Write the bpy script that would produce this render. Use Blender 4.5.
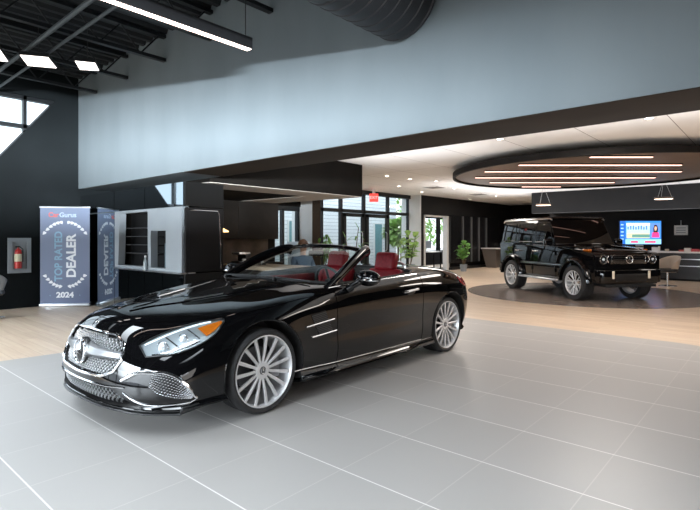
import bpy, bmesh, math, random
from mathutils import Vector, Matrix, Euler
from mathutils.bvhtree import BVHTree
random.seed(7)
for o in list(bpy.data.objects):
    bpy.data.objects.remove(o)
S = bpy.context.scene
COL = S.collection
PI = math.pi
# ---------------------------------------------------------------- camera
CAMH = 1.33
cd = bpy.data.cameras.new('camera')
cd.sensor_width = 36.0
cd.lens = 497 / 700 * 36
cd.shift_y = -17 / 700
cd.clip_start = 0.05
cd.clip_end = 300
cam = bpy.data.objects.new('camera', cd)
COL.objects.link(cam)
cam.location = (0, 0, CAMH)
cam.rotation_euler = (PI / 2, 0, 0.7185)
S.camera = cam
# ---------------------------------------------------------------- view
S.view_settings.view_transform = 'Standard'
S.view_settings.look = 'None'
S.view_settings.gamma = 1
S.view_settings.use_curve_mapping = False
S.view_settings.exposure = 0.5
S.cycles.max_bounces = 10
S.cycles.glossy_bounces = 5
S.cycles.diffuse_bounces = 5
S.cycles.transmission_bounces = 8
S.cycles.transparent_max_bounces = 12
S.cycles.sample_clamp_indirect = 6
S.cycles.blur_glossy = 0.5
# ---------------------------------------------------------------- world
w = bpy.data.worlds.new('sky_world')
S.world = w
w.use_nodes = True
nt = w.node_tree
bg = nt.nodes['Background']
bg.inputs[0].default_value = (0.78, 0.88, 1.0, 1)
bg.inputs[1].default_value = 2.1
# ---------------------------------------------------------------- sun, large daylight areas and added fills
def light(name, kind, loc, rot=None, target=None, energy=100, color=(1, 1, 1), **kw):
    d = bpy.data.lights.new(name, kind)
    d.energy = energy
    d.color = color
    for k, v in kw.items():
        setattr(d, k, v)
    o = bpy.data.objects.new(name, d)
    COL.objects.link(o)
    o.location = loc
    if target is not None:
        o.rotation_euler = (Vector(target) - Vector(loc)).to_track_quat('-Z', 'Y').to_euler()
    elif rot:
        o.rotation_euler = rot
    return o
light('sun', 'SUN', (-20, -10, 20), rot=(math.radians(50), 0, math.radians(-150)), energy=2.2, color=(1, .97, .92), angle=.03)
DAY = (0.84, 0.93, 1.0)
# sky-lit daylight entering under the window head of the rear glazing, behind the photographer
light('daylight_rear', 'AREA', (-8.0, -16, 2.75), target=(-8.0, 4, 2.5), energy=70, color=DAY, shape='RECTANGLE', size=12, size_y=1.4, spread=math.radians(75))
light('daylight_street', 'AREA', (14, -8, 1.2), target=(-9.8, 4.0, 3.0), energy=1500, color=DAY, shape='RECTANGLE', size=5, size_y=.9, spread=math.radians(36))
for i, (u, e) in enumerate(((-8.3, 130), (-4.9, 110), (-1.5, 80), (1.9, 50))):
    light('daylight_low', 'AREA', (u, -5.9, 1.8), target=(u, 4, -3.6), energy=e, color=DAY, shape='RECTANGLE', size=2.9, size_y=2.4, spread=math.radians(64))
light('daylight_side', 'AREA', (5.85, -1.8, 1.1), target=(-4, -1.2, .6), energy=60, color=(1, .96, .92), shape='RECTANGLE', size=5, size_y=1.7)
for u in (-8.6, -5.4, -2.2, 1.0):  # unseen overhead fill added to light the tile floor
    light('floor_fill', 'AREA', (u, -.6, 3.95), target=(u, -.4, 0), energy=78, color=DAY, shape='RECTANGLE', size=.9, size_y=3.6, spread=math.radians(112))
light('daylight_left', 'AREA', (-10.8, -1.2, 2.4), target=(0, -1.2, 1.0), energy=36, color=DAY, shape='RECTANGLE', size=4.4, size_y=2.6, spread=math.radians(120))
# showroom glow of the back room ceiling field (its many recessed lamps) plus unseen uplights added to brighten the ceiling
WARM = (1.0, .92, .84)
for (u, v) in ((-2, 8), (3, 8), (-7.5, 13), (-2, 20.0), (3.5, 14), (-8, 20)):
    light('ceiling_field', 'AREA', (u, v, 2.9), target=(u, v, 0), energy=66, color=WARM, shape='DISK', size=1.5)
for (u, v, sx_, sy_) in ((-5.5, 7.3, 3, 3), (.5, 6.6, 7, 2.6), (-7.5, 16, 2, 6), (-3.5, 18, 6, 2)):
    light('ceiling_fill', 'AREA', (u, v, 2.1), rot=(PI, 0, 0), energy=3.4 * sx_ * sy_, color=(.98, .98, 1), shape='RECTANGLE', size=sx_, size_y=sy_)
# ---------------------------------------------------------------- materials
MATS = {}
def mat(name, col=(.5, .5, .5), rough=.5, metal=0, coat=0, emit=None, es=1, trans=0, alpha=1, ior=1.5, spec=.5, coat_rough=.03, sheen=0):
    if name in MATS:
        return MATS[name]
    m = bpy.data.materials.new(name)
    m.use_nodes = True
    b = m.node_tree.nodes['Principled BSDF']
    b.inputs['Base Color'].default_value = (*col, 1)
    b.inputs['Roughness'].default_value = rough
    b.inputs['Metallic'].default_value = metal
    b.inputs['Coat Weight'].default_value = coat
    b.inputs['Coat Roughness'].default_value = coat_rough
    b.inputs['Transmission Weight'].default_value = trans
    b.inputs['IOR'].default_value = ior
    b.inputs['Alpha'].default_value = alpha
    b.inputs['Specular IOR Level'].default_value = spec
    b.inputs['Sheen Weight'].default_value = sheen
    if emit:
        b.inputs['Emission Color'].default_value = (*emit, 1)
        b.inputs['Emission Strength'].default_value = es
    MATS[name] = m
    return m
def bs(m): return m.node_tree.nodes['Principled BSDF']
def nd(m, t, **kw):
    n = m.node_tree.nodes.new(t)
    for k, v in kw.items():
        if k.startswith('i_'):
            n.inputs[int(k[2:])].default_value = v
        else:
            setattr(n, k, v)
    return n
def lk(m, a, b): m.node_tree.links.new(a, b)
def mottle(m, c0, c1, scale=4, detail=6, stretch=(1, 1, 1), bump=0, rough=None):
    tc = nd(m, 'ShaderNodeTexCoord')
    mp = nd(m, 'ShaderNodeMapping')
    mp.inputs['Scale'].default_value = stretch
    n = nd(m, 'ShaderNodeTexNoise')
    n.inputs['Scale'].default_value = scale
    n.inputs['Detail'].default_value = detail
    r = nd(m, 'ShaderNodeValToRGB')
    r.color_ramp.elements[0].position = .35
    r.color_ramp.elements[1].position = .65
    r.color_ramp.elements[0].color = (*c0, 1)
    r.color_ramp.elements[1].color = (*c1, 1)
    lk(m, tc.outputs['Object'], mp.inputs[0]); lk(m, mp.outputs[0], n.inputs[0])
    lk(m, n.outputs[0], r.inputs[0]); lk(m, r.outputs[0], bs(m).inputs['Base Color'])
    if bump:
        bp = nd(m, 'ShaderNodeBump')
        bp.inputs['Strength'].default_value = bump
        bp.inputs['Distance'].default_value = .01
        lk(m, n.outputs[0], bp.inputs['Height']); lk(m, bp.outputs[0], bs(m).inputs['Normal'])
    return m
paint = mat('black_paint', (.003, .003, .0035), .15, 0, 1, coat_rough=.015, spec=.0)
chrome = mat('chrome', (.82, .83, .85), .12, 1)
satin = mat('satin_silver', (.70, .71, .73), .28, 1)
alloy = mat('alloy', (.74, .74, .75), .35, .5)
rubber = mottle(mat('rubber', (.015, .015, .016), .6), (.011, .011, .012), (.02, .02, .021), 30)
blackpl = mat('black_plastic', (.012, .012, .013), .35)
matte = mat('matte_black', (.006, .006, .006), .8)
redlea = mottle(mat('red_leather', (.20, .008, .014), .45, spec=.3), (.17, .006, .012), (.23, .010, .017), 40, bump=.1)
pinklea = mottle(mat('pale_leather', (.62, .36, .36), .45), (.58, .34, .34), (.68, .42, .41), 30)
darklea = mottle(mat('dark_leather', (.02, .02, .022), .5), (.016, .016, .018), (.028, .028, .03), 40)
amber = mat('amber_lens', (.62, .15, .008), .2, coat=1)
lens = mat('lamp_lens', (.95, .97, 1), .02, trans=1, ior=1.3)
redlens = mat('red_lens', (.32, .006, .01), .12, coat=1)
def thinglass(name, col, a):
    m = bpy.data.materials.new(name); m.use_nodes = True; t = m.node_tree; t.nodes.clear()
    out = t.nodes.new('ShaderNodeOutputMaterial'); mx = t.nodes.new('ShaderNodeMixShader')
    tr = t.nodes.new('ShaderNodeBsdfTransparent'); gl = t.nodes.new('ShaderNodeBsdfGlossy'); fr = t.nodes.new('ShaderNodeFresnel')
    tr.inputs[0].default_value = (*col, 1); gl.inputs['Roughness'].default_value = 0.02; fr.inputs[0].default_value = a
    ge = t.nodes.new('ShaderNodeNewGeometry'); mr_ = t.nodes.new('ShaderNodeMapRange')
    mr_.inputs['To Min'].default_value = a; mr_.inputs['To Max'].default_value = 1 / a
    t.links.new(ge.outputs['Backfacing'], mr_.inputs[0]); t.links.new(mr_.outputs[0], fr.inputs[0])
    t.links.new(fr.outputs[0], mx.inputs[0]); t.links.new(tr.outputs[0], mx.inputs[1]); t.links.new(gl.outputs[0], mx.inputs[2]); t.links.new(mx.outputs[0], out.inputs[0])
    MATS[name] = m
    return m
glass = thinglass('clear_glass', (.94, .97, .97), 1.35)
carglass = thinglass('car_glass', (.80, .86, .84), 1.5)
tintglass = thinglass('tinted_glass', (.12, .14, .14), 1.5)
# ---------------------------------------------------------------- object helpers
def tag(o, label=None, cat=None, group=None, kind=None):
    if label: o['label'] = label
    if cat: o['category'] = cat
    if group: o['group'] = group
    if kind: o['kind'] = kind
    return o
def thing(name, label, cat, loc=(0, 0, 0), rz=0, group=None):
    o = bpy.data.objects.new(name, None)
    o.empty_display_size = .1
    COL.objects.link(o)
    o.location = loc
    o.rotation_euler = (0, 0, rz)
    return tag(o, label, cat, group)
def shade(me, ang=35):
    me.polygons.foreach_set('use_smooth', [True] * len(me.polygons))
    me.set_sharp_from_angle(angle=math.radians(ang))
def link(name, me, m, parent=None):
    o = bpy.data.objects.new(name, me)
    COL.objects.link(o)
    if m is not None:
        me.materials.append(m)
    if parent: o.parent = parent
    return o
def axes(d):
    d = Vector(d).normalized()
    a = Vector((0, 0, 1)) if abs(d.z) < .9 else Vector((1, 0, 0))
    x = a.cross(d).normalized()
    return x, d.cross(x).normalized()
class MB:
    def __init__(s): s.bm = bmesh.new()
    def box(s, c, d, rot=None, bev=0, seg=2):
        r = bmesh.ops.create_cube(s.bm, size=1)
        M = Matrix.Translation(c) @ (rot.to_4x4() if rot is not None else Matrix()) @ Matrix.Diagonal((*d, 1))
        bmesh.ops.transform(s.bm, matrix=M, verts=r['verts'])
        if bev:
            es = list({e for v in r['verts'] for e in v.link_edges})
            bmesh.ops.bevel(s.bm, geom=es, offset=bev, segments=seg, profile=.5, affect='EDGES')
        return s
    def bx(s, x0, x1, y0, y1, z0, z1, bev=0, seg=2):
        return s.box(((x0 + x1) / 2, (y0 + y1) / 2, (z0 + z1) / 2), (abs(x1 - x0), abs(y1 - y0), abs(z1 - z0)), bev=bev, seg=seg)
    def cyl(s, p0, p1, r0, r1=None, n=20, caps=True):
        return s.tube([p0, p1], [r0, r0 if r1 is None else r1], n, caps)
    def tube(s, pts, r, n=10, caps=True, closed=False, sx=1, sy=1):
        pts = [Vector(p) for p in pts]
        if not hasattr(r, '__len__'): r = [r] * len(pts)
        rings = []
        px = None
        N = len(pts)
        for i, p in enumerate(pts):
            if closed: d = pts[(i + 1) % N] - pts[i - 1]
            else: d = pts[min(i + 1, N - 1)] - pts[max(i - 1, 0)]
            if d.length < 1e-9: d = Vector((0, 0, 1))
            d.normalize()
            if px is None: px, _ = axes(d)
            px = (px - d * px.dot(d))
            if px.length < 1e-6: px, _ = axes(d)
            px.normalize()
            py = d.cross(px)
            rings.append([s.bm.verts.new(p + px * (r[i] * sx * math.cos(2 * PI * k / n)) + py * (r[i] * sy * math.sin(2 * PI * k / n))) for k in range(n)])
        L = N if closed else N - 1
        for i in range(L):
            a, b = rings[i], rings[(i + 1) % N]
            for k in range(n):
                s.bm.faces.new((a[k], a[(k + 1) % n], b[(k + 1) % n], b[k]))
        if caps and not closed:
            s.bm.faces.new(rings[0][::-1]); s.bm.faces.new(rings[-1])
        return s
    def lathe(s, prof, c=(0, 0, 0), axis=(0, 0, 1), n=32, caps=True, closed=False):
        c = Vector(c); ax = Vector(axis).normalized(); x, y = axes(ax)
        rings = []
        for (r, z) in prof:
            r = max(r, 1e-4)
            rings.append([s.bm.verts.new(c + ax * z + x * (r * math.cos(2 * PI * k / n)) + y * (r * math.sin(2 * PI * k / n))) for k in range(n)])
        P = len(prof)
        for i in range(P if closed else P - 1):
            a, b = rings[i], rings[(i + 1) % P]
            for k in range(n):
                s.bm.faces.new((a[k], a[(k + 1) % n], b[(k + 1) % n], b[k]))
        if caps and not closed:
            s.bm.faces.new(rings[0][::-1]); s.bm.faces.new(rings[-1])
        return s
    def prism(s, poly, o, ex, ey, ez, h, bev=0):
        """polygon in plane (ex,ey) at o, extruded h along ez"""
        o, ex, ey, ez = map(Vector, (o, ex, ey, ez))
        a = [s.bm.verts.new(o + ex * p[0] + ey * p[1]) for p in poly]
        b = [s.bm.verts.new(o + ex * p[0] + ey * p[1] + ez * h) for p in poly]
        n = len(poly)
        fs = [s.bm.faces.new(a[::-1]), s.bm.faces.new(b)]
        for i in range(n):
            fs.append(s.bm.faces.new((a[i], a[(i + 1) % n], b[(i + 1) % n], b[i])))
        if bev:
            es = list({e for f in fs for e in f.edges})
            bmesh.ops.bevel(s.bm, geom=es, offset=bev, segments=2, profile=.5, affect='EDGES')
        return s
    def grid(s, rows, closed_u=False, thick=None):
        V = [[s.bm.verts.new(Vector(p)) for p in r] for r in rows]
        for i in range(len(V) - 1):
            n = len(V[i])
            for j in range(n if closed_u else n - 1):
                s.bm.faces.new((V[i][j], V[i][(j + 1) % n], V[i + 1][(j + 1) % n], V[i + 1][j]))
        return s
    def sphere(s, c, r, seg=20, rings=12, sc=(1, 1, 1), rot=None):
        q = bmesh.ops.create_uvsphere(s.bm, u_segments=seg, v_segments=rings, radius=r)
        M = Matrix.Translation(c) @ (rot.to_4x4() if rot is not None else Matrix()) @ Matrix.Diagonal((*sc, 1))
        bmesh.ops.transform(s.bm, matrix=M, verts=q['verts'])
        return s
    def mesh(s, name='m', ang=35, recalc=True):
        if recalc: bmesh.ops.recalc_face_normals(s.bm, faces=s.bm.faces)
        me = bpy.data.meshes.new(name)
        s.bm.to_mesh(me); s.bm.free()
        shade(me, ang)
        return me
    def build(s, name, m, parent=None, ang=35, recalc=True):
        return link(name, s.mesh(name, ang, recalc), m, parent)
def struct(o): o['kind'] = 'structure'; return o
def solidify(o, t, offset=0):
    """bake a thickness into a mesh object"""
    md = o.modifiers.new('s', 'SOLIDIFY'); md.thickness = t; md.offset = offset
    bake(o)
def bake(o):
    bpy.context.view_layer.update()
    dg = bpy.context.evaluated_depsgraph_get()
    me = bpy.data.meshes.new_from_object(o.evaluated_get(dg))
    o.modifiers.clear()
    old = o.data
    o.data = me
    return o
def text_part(name, s, size, m, parent, loc, rot, align='CENTER', ext=.001, bold=0, sx=1):
    c = bpy.data.curves.new(name, 'FONT')
    c.body = s; c.size = size; c.align_x = align; c.align_y = 'CENTER'; c.extrude = ext; c.offset = bold
    o = bpy.data.objects.new(name, c); COL.objects.link(o)
    bpy.context.view_layer.update()
    dg = bpy.context.evaluated_depsgraph_get()
    me = bpy.data.meshes.new_from_object(o.evaluated_get(dg))
    bpy.data.objects.remove(o)
    M = Matrix.Translation(loc) @ rot.to_4x4() @ Matrix.Diagonal((sx, 1, 1, 1))
    me.transform(M)
    me.materials.clear()
    return link(name, me, m, parent)
def copy_tree(o, parent=None):
    c = o.copy(); COL.objects.link(c); c.parent = parent
    for ch in list(o.children): copy_tree(ch, c)
    return c
# camera frame -> plan: u along the wide wall, v into the building
CA, SA = math.cos(.7185), math.sin(.7185)
def uv(X, Y): return CA * X - SA * Y, SA * X + CA * Y
# ================================================================ STRUCTURE
WL = -10.91      # dark wall on the left / entrance side
WV = 4.01        # plane of the wide blue wall
def px_on_u(px, u0):
    """v of the point on plane u=u0 seen along plan direction (px-350)/497"""
    k = (px - 350) / 497
    Y = u0 / (CA * k - SA)
    return SA * k * Y + CA * Y
def px_on_v(px, v0):
    k = (px - 350) / 497
    Y = v0 / (SA * k + CA)
    return CA * k * Y - SA * Y
# ---- wood floor
wood = mat('oak_planks', (.5, .36, .24), .33)
tc = nd(wood, 'ShaderNodeTexCoord')
br = nd(wood, 'ShaderNodeTexBrick', offset=.37)
br.inputs['Scale'].default_value = 1
br.inputs['Brick Width'].default_value = 1.5
br.inputs['Row Height'].default_value = .14
br.inputs['Mortar Size'].default_value = .0015
br.inputs['Color1'].default_value = (.66, .52, .40, 1)
br.inputs['Color2'].default_value = (.57, .44, .325, 1)
br.inputs['Mortar'].default_value = (.30, .20, .12, 1)
mp = nd(wood, 'ShaderNodeMapping'); mp.inputs['Scale'].default_value = (.7, 9, 1)
ns = nd(wood, 'ShaderNodeTexNoise'); ns.inputs['Scale'].default_value = 2; ns.inputs['Detail'].default_value = 7
mx = nd(wood, 'ShaderNodeMixRGB', blend_type='OVERLAY'); mx.inputs[0].default_value = .35
lk(wood, tc.outputs['Object'], br.inputs[0]); lk(wood, tc.outputs['Object'], mp.inputs[0]); lk(wood, mp.outputs[0], ns.inputs[0])
lk(wood, br.outputs[0], mx.inputs[1]); lk(wood, ns.outputs[0], mx.inputs[2]); lk(wood, mx.outputs[0], bs(wood).inputs['Base Color'])
struct(MB().bx(-11.6, 6.2, -6.2, 25, -.2, 0).build('floor', wood))
# ---- grey porcelain tile field with rounded corners
tile = mat('porcelain_tile', (.3, .28, .265), .38, spec=.4)
tc = nd(tile, 'ShaderNodeTexCoord')
sx = nd(tile, 'ShaderNodeSeparateXYZ'); lk(tile, tc.outputs['Object'], sx.inputs[0])
def lines(m, sock, off, per, wd):
    a = nd(m, 'ShaderNodeMath', operation='SUBTRACT'); a.inputs[1].default_value = off
    b = nd(m, 'ShaderNodeMath', operation='DIVIDE'); b.inputs[1].default_value = per
    c = nd(m, 'ShaderNodeMath', operation='FRACT')
    c2 = nd(m, 'ShaderNodeMath', operation='PINGPONG'); c2.inputs[1].default_value = .5
    d = nd(m, 'ShaderNodeMath', operation='LESS_THAN'); d.inputs[1].default_value = wd / per / 2
    lk(m, sock, a.inputs[0]); lk(m, a.outputs[0], b.inputs[0]); lk(m, b.outputs[0], c.inputs[0]); lk(m, c.outputs[0], c2.inputs[0]); lk(m, c2.outputs[0], d.inputs[0])
    fl = nd(m, 'ShaderNodeMath', operation='FLOOR'); lk(m, b.outputs[0], fl.inputs[0])
    return d.outputs[0], fl.outputs[0]
lv, fv = lines(tile, sx.outputs[1], .870, .6218, .008)
lu, fu = lines(tile, sx.outputs[0], -3.603, .5631, .006)
cb = nd(tile, 'ShaderNodeCombineXYZ'); lk(tile, fu, cb.inputs[0]); lk(tile, fv, cb.inputs[1])
wn = nd(tile, 'ShaderNodeTexWhiteNoise'); lk(tile, cb.outputs[0], wn.inputs[0])
ns = nd(tile, 'ShaderNodeTexNoise'); ns.inputs['Scale'].default_value = 3; ns.inputs['Detail'].default_value = 5
lk(tile, tc.outputs['Object'], ns.inputs[0])
av = nd(tile, 'ShaderNodeMath', operation='ADD'); lk(tile, wn.outputs[0], av.inputs[0]); lk(tile, ns.outputs[0], av.inputs[1])
cr = nd(tile, 'ShaderNodeValToRGB'); cr.color_ramp.elements[0].color = (.375, .362, .350, 1); cr.color_ramp.elements[1].color = (.405, .390, .377, 1)
hf = nd(tile, 'ShaderNodeMath', operation='MULTIPLY'); hf.inputs[1].default_value = .5; lk(tile, av.outputs[0], hf.inputs[0]); lk(tile, hf.outputs[0], cr.inputs[0])
m1 = nd(tile, 'ShaderNodeMixRGB'); m1.inputs[2].default_value = (.33, .315, .30, 1); lk(tile, lu, m1.inputs[0]); lk(tile, cr.outputs[0], m1.inputs[1])
m1.inputs[2].default_value = (.47, .45, .43, 1)
m2 = nd(tile, 'ShaderNodeMixRGB'); m2.inputs[2].default_value = (.74, .72, .70, 1); lk(tile, lv, m2.inputs[0]); lk(tile, m1.outputs[0], m2.inputs[1])
lk(tile, m2.outputs[0], bs(tile).inputs['Base Color'])
def arc(cx, cy, r, a0, a1, n=12):
    return [(cx + r * math.cos(math.radians(a0 + (a1 - a0) * i / n)), cy + r * math.sin(math.radians(a0 + (a1 - a0) * i / n))) for i in range(n + 1)]
R = 1.0
pad = [(-6.5, -6.1), (-.15, -6.1)] + arc(-.15 - R, 7.49 - R, R, 0, 90) + arc(-6.15 + R, 7.49 - R, R, 90, 180) + [(-6.2, 3), (-6.4, 1.2)]
MBp = MB().prism(pad, (0, 0, 0), (1, 0, 0), (0, 1, 0), (0, 0, 1), .002)
struct(MBp.build('floor', tile))
TC = uv(5.65, 12.05)
disc = mottle(mat('dark_stage_tile', (.15, .13, .12), .25), (.20, .165, .145), (.24, .20, .178), 3)
struct(MB().lathe([(2.72, 0), (2.72, .003)], c=(TC[0], TC[1], 0), n=96).build('floor', disc))
# ---- walls
navy = mottle(mat('dark_teal_paint', (.012, .018, .021), .6, spec=.12), (.0045, .0062, .007), (.006, .008, .009), 2)
blue = mottle(mat('slate_blue_paint', (.25, .285, .305), .6, spec=.15), (.150, .176, .190), (.170, .197, .211), 1.5, stretch=(1, 1, .3))
brown = mottle(mat('taupe_paint', (.075, .058, .045), .7, spec=.12), (.028, .020, .0145), (.034, .025, .018), 2)
espresso = mottle(mat('espresso_paint', (.020, .016, .014), .7, spec=.08), (.0065, .0056, .0048), (.0085, .0072, .006), 2)
black = mottle(mat('black_paint_wall', (.010, .010, .011), .6, spec=.2), (.0065, .0063, .0065), (.0085, .0082, .0085), 2)
white = mottle(mat('white_paint', (.72, .72, .71), .5), (.70, .70, .69), (.75, .75, .74), 2)
lgrey = mottle(mat('light_grey_panel', (.24, .265, .285), .4), (.23, .255, .275), (.255, .28, .30), 2)
# left wall with a raking window
def wall_poly(name, poly, holes, o, ex, ey, ez, t, m):
    """extruded polygon with polygonal holes"""
    bm = bmesh.new()
    o, ex, ey, ez = map(Vector, (o, ex, ey, ez))
    edges = []
    for lp in [poly] + holes:
        vs = [bm.verts.new(o + ex * p[0] + ey * p[1]) for p in lp]
        edges += [bm.edges.new((vs[i], vs[(i + 1) % len(vs)])) for i in range(len(vs))]
    bmesh.ops.triangle_fill(bm, edges=edges, use_beauty=True, use_dissolve=False)
    r = bmesh.ops.extrude_face_region(bm, geom=bm.faces[:])
    bmesh.ops.translate(bm, verts=[v for v in r['geom'] if isinstance(v, bmesh.types.BMVert)], vec=ez * t)
    s = MB(); s.bm.free(); s.bm = bm
    return s.build(name, m)
win = [(-3.6, .8), (1.1, .8), (3.58, 4.05), (-3.6, 4.05)]
struct(wall_poly('wall_left', [(-6.2, 0), (4.66, 0), (4.66, 4.75), (-6.2, 4.75)], [win], (WL, 0, 0), (0, 1, 0), (0, 0, 1), (-1, 0, 0), .25, navy))
wf = MB()
for v in (-2.6, -1.5, -.4, .7, 1.9, 3.07):
    zb = .8 if v < 1.1 else .8 + (v - 1.1) * 3.25 / 2.48
    wf.bx(WL - .16, WL - .04, v - .03, v + .03, zb, 4.05)
for z in (2.1, 3.47):
    vr = 1.1 + (z - .8) * 2.48 / 3.25
    wf.bx(WL - .16, WL - .04, -3.6, vr, z - .035, z + .035)
wf.bx(WL - .16, WL - .04, -3.6, 3.58, 3.98, 4.05)
wf.bx(WL - .16, WL - .04, -3.6, 1.1, .8, .86)
frm = mat('black_anodised', (.012, .014, .016), .4, .3)
w1 = struct(wf.build('window_1', frm))
g = wall_poly('window_1_pane', win, [], (WL - .09, 0, 0), (0, 1, 0), (0, 0, 1), (-1, 0, 0), .006, glass)
g.name = 'pane'; g.parent = w1
# rear and right walls of the hall, with the rear glazing and an unseen right slot shaped to steer daylight
struct(wall_poly('wall_rear', [(-11.1, 0), (6.2, 0), (6.2, 4.75), (-11.1, 4.75)], [[(-9.8, .15), (3.6, .15), (3.6, 3.1), (-9.8, 3.1)]], (0, -6.0, 0), (1, 0, 0), (0, 0, 1), (0, -1, 0), .2, navy))
struct(wall_poly('wall_right', [(-6.2, 0), (25, 0), (25, 4.75), (-6.2, 4.75)], [[(-5.8, 1.5), (-1.5, 1.5), (-1.5, 2.1), (-5.8, 2.1)]], (6.0, 0, 0), (0, 1, 0), (0, 0, 1), (1, 0, 0), .2, black))
m = MB()
for u in (-9.8, -8.1, -6.5, -4.9, -3.3, -1.5, .2, 1.9, 3.6): m.bx(u - .04, u + .04, -6.15, -6.02, .15, 3.1)
for z in (.15, 2.3, 3.1): m.bx(-9.8, 3.6, -6.15, -6.02, z - .04, z + .04)
struct(m.build('window_2', frm))
m = MB()
for v in (-5.8, -3.65, -1.5): m.bx(6.02, 6.15, v - .04, v + .04, 1.5, 2.1)
for z in (1.5, 2.1): m.bx(6.02, 6.15, -5.8, -1.5, z - .04, z + .04)
struct(m.build('light_slot', frm))  # frame of the added slot that keeps side light on the blue wall
# the wide blue wall hangs as a deep header over the opening
struct(MB().bx(WL, 6.0, WV, 4.72, 2.335, 4.7).build('wall_header', blue))
struct(MB().bx(-6.86, 6.0, WV + .004, 4.722, 2.328, 2.334).build('trim_1', brown))
# ---- hall roof deck, corrugated
m = MB()
n = 0
u = WL
prof = []
while u < 6:
    prof += [(u, 4.62), (u + .10, 4.62), (u + .13, 4.56), (u + .21, 4.56)]
    u += .24
# flutes run along v
V0 = [m.bm.verts.new((p[0], -6.2, p[1])) for p in prof]
V1 = [m.bm.verts.new((p[0], WV, p[1])) for p in prof]
for i in range(len(prof) - 1): m.bm.faces.new((V0[i], V0[i + 1], V1[i + 1], V1[i]))
m.bx(WL - .1, 6.1, -6.2, 4.7, 4.66, 4.75)
deck = mat('painted_steel_deck', (.018, .02, .022), .6, spec=.2)
struct(m.build('ceiling', deck))
# ---- back room ceiling with panel joints
ceilm = mat('ceiling_white', (.8, .78, .75), .8)
tc = nd(ceilm, 'ShaderNodeTexCoord')
b2 = nd(ceilm, 'ShaderNodeTexBrick', offset=0.0)
b2.inputs['Scale'].default_value = 1; b2.inputs['Brick Width'].default_value = 1.2; b2.inputs['Row Height'].default_value = 3.4
b2.inputs['Mortar Size'].default_value = .006; b2.inputs['Mortar Smooth'].default_value = .2
b2.inputs['Color1'].default_value = (.84, .84, .83, 1); b2.inputs['Color2'].default_value = (.82, .82, .81, 1); b2.inputs['Mortar'].default_value = (.25, .24, .23, 1)
lk(ceilm, tc.outputs['Object'], b2.inputs[0]); lk(ceilm, b2.outputs[0], bs(ceilm).inputs['Base Color'])
struct(MB().bx(-11.5, 6.1, 4.7, 25, 3.0, 3.2).build('ceiling', ceilm))
# dropped soffit over the coffee bar
struct(MB().bx(-11.2, -7.27, 4.73, 8.74, 2.275, 2.999).build('ceiling', espresso))
soff = mottle(mat('soffit_cream', (.42, .38, .33), .6), (.41, .37, .32), (.43, .39, .34), 2)
m = MB()
m.bx(-8.1, -7.275, 4.73, 8.735, 2.262, 2.274); m.bx(-11.1, -8.1, 7.7, 8.735, 2.262, 2.274)
struct(m.build('trim_2', soff))
# header behind the round stage and the lower ceiling over the desks
struct(MB().bx(-7.06, 5.99, 18.3, 18.6, 2.24, 2.999).build('wall_back_header', mottle(mat('charcoal_paint', (.03, .032, .036), .6, spec=.3), (.012, .0125, .014), (.015, .0155, .017), 2)))
struct(MB().bx(-7.06, 5.99, 18.6, 20.6, 2.30, 2.42).build('ceiling', black))
struct(MB().bx(-7.06, 5.99, 20.6, 20.8, 0, 3.0).build('wall_back', mottle(mat('graphite_paint', (.018, .019, .021), .6, spec=.2), (.010, .0105, .012), (.0125, .013, .0145), 2)))
struct(MB().bx(-7.2, -7.06, 20.6, 24.7, 0, 3.0).build('wall_back', black))
struct(MB().bx(-11.3, 6.1, 24.7, 24.9, 0, 3.1).build('wall_far', espresso))
# ---- entrance side: storefront, column, black wall with doorway
SF = -11.2
vs = [8.74, px_on_u(283, SF), px_on_u(300, SF)]
siding_z = 0
struct(MB().bx(SF - .3, -10.6, 10.41, 10.75, 0, 3.0).build('wall_pier', white))
struct(MB().bx(-10.598, -10.59, 10.41, 10.75, 0, 3.0).build('trim_3', brown))
m = MB()
frames = [px_on_u(p, SF) for p in (321, 340.5, 363.5, 387.5, 408)]
for i, v in enumerate(frames): m.bx(SF - .06, SF + .06, v - .045, v + .045, 0, 2.9)
m.bx(SF - .06, SF + .06, 10.7, 16.31, 2.20, 2.31)
m.bx(SF - .10, SF + .14, 10.7, 16.31, 2.86, 3.0)
m.bx(SF - .06, SF + .06, 10.7, 16.31, 0, .12)
w4 = struct(m.build('window_4', frm))
pn = MB().bx(SF - .006, SF + .0, 10.75, 16.31, .12, 2.86).build('pane', glass, w4)
# entrance doors in the storefront
def glass_door(name, v0, v1):
    m = MB()
    for a, b in ((v0, v0 + .14), (v1 - .14, v1)): m.bx(SF + .03, SF + .09, a, b, .02, 2.18)
    m.bx(SF + .03, SF + .09, v0, v1, 2.06, 2.18); m.bx(SF + .03, SF + .09, v0, v1, .02, .26)
    d = struct(m.build(name, frm))
    MB().tube([(SF + .1, v1 - .18, .85), (SF + .16, v1 - .18, .9), (SF + .16, v1 - .18, 1.5), (SF + .1, v1 - .18, 1.55)], .014).build('door_handle', satin, d)
    return d
glass_door('door_1', frames[1] + .06, frames[2] - .06)
glass_door('door_2', frames[2] + .06, frames[3] - .06)
# left part of the entrance side, between the coffee bar and the pier
m = MB()
va, vb = px_on_u(268, -10.9), 10.41
m.bx(SF - .06, SF + .06, va, vb, 2.14, 2.28); m.bx(SF - .06, SF + .06, va, vb, 0, .1)
for v in (va + .04, 9.75, 10.36): m.bx(SF - .06, SF + .06, v - .04, v + .04, 0, 2.2)
w5 = struct(m.build('window_5', frm))
MB().bx(SF - .006, SF, va, vb, .1, 2.14).build('pane', glass, w5)
struct(MB().bx(SF - .1, SF + .1, 8.74, 10.75, 2.28, 3.0).build('wall_entrance', espresso))
struct(MB().bx(SF - .1, -10.6, 4.73, va, 0, 2.26).build('wall_cafe', espresso))
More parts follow.
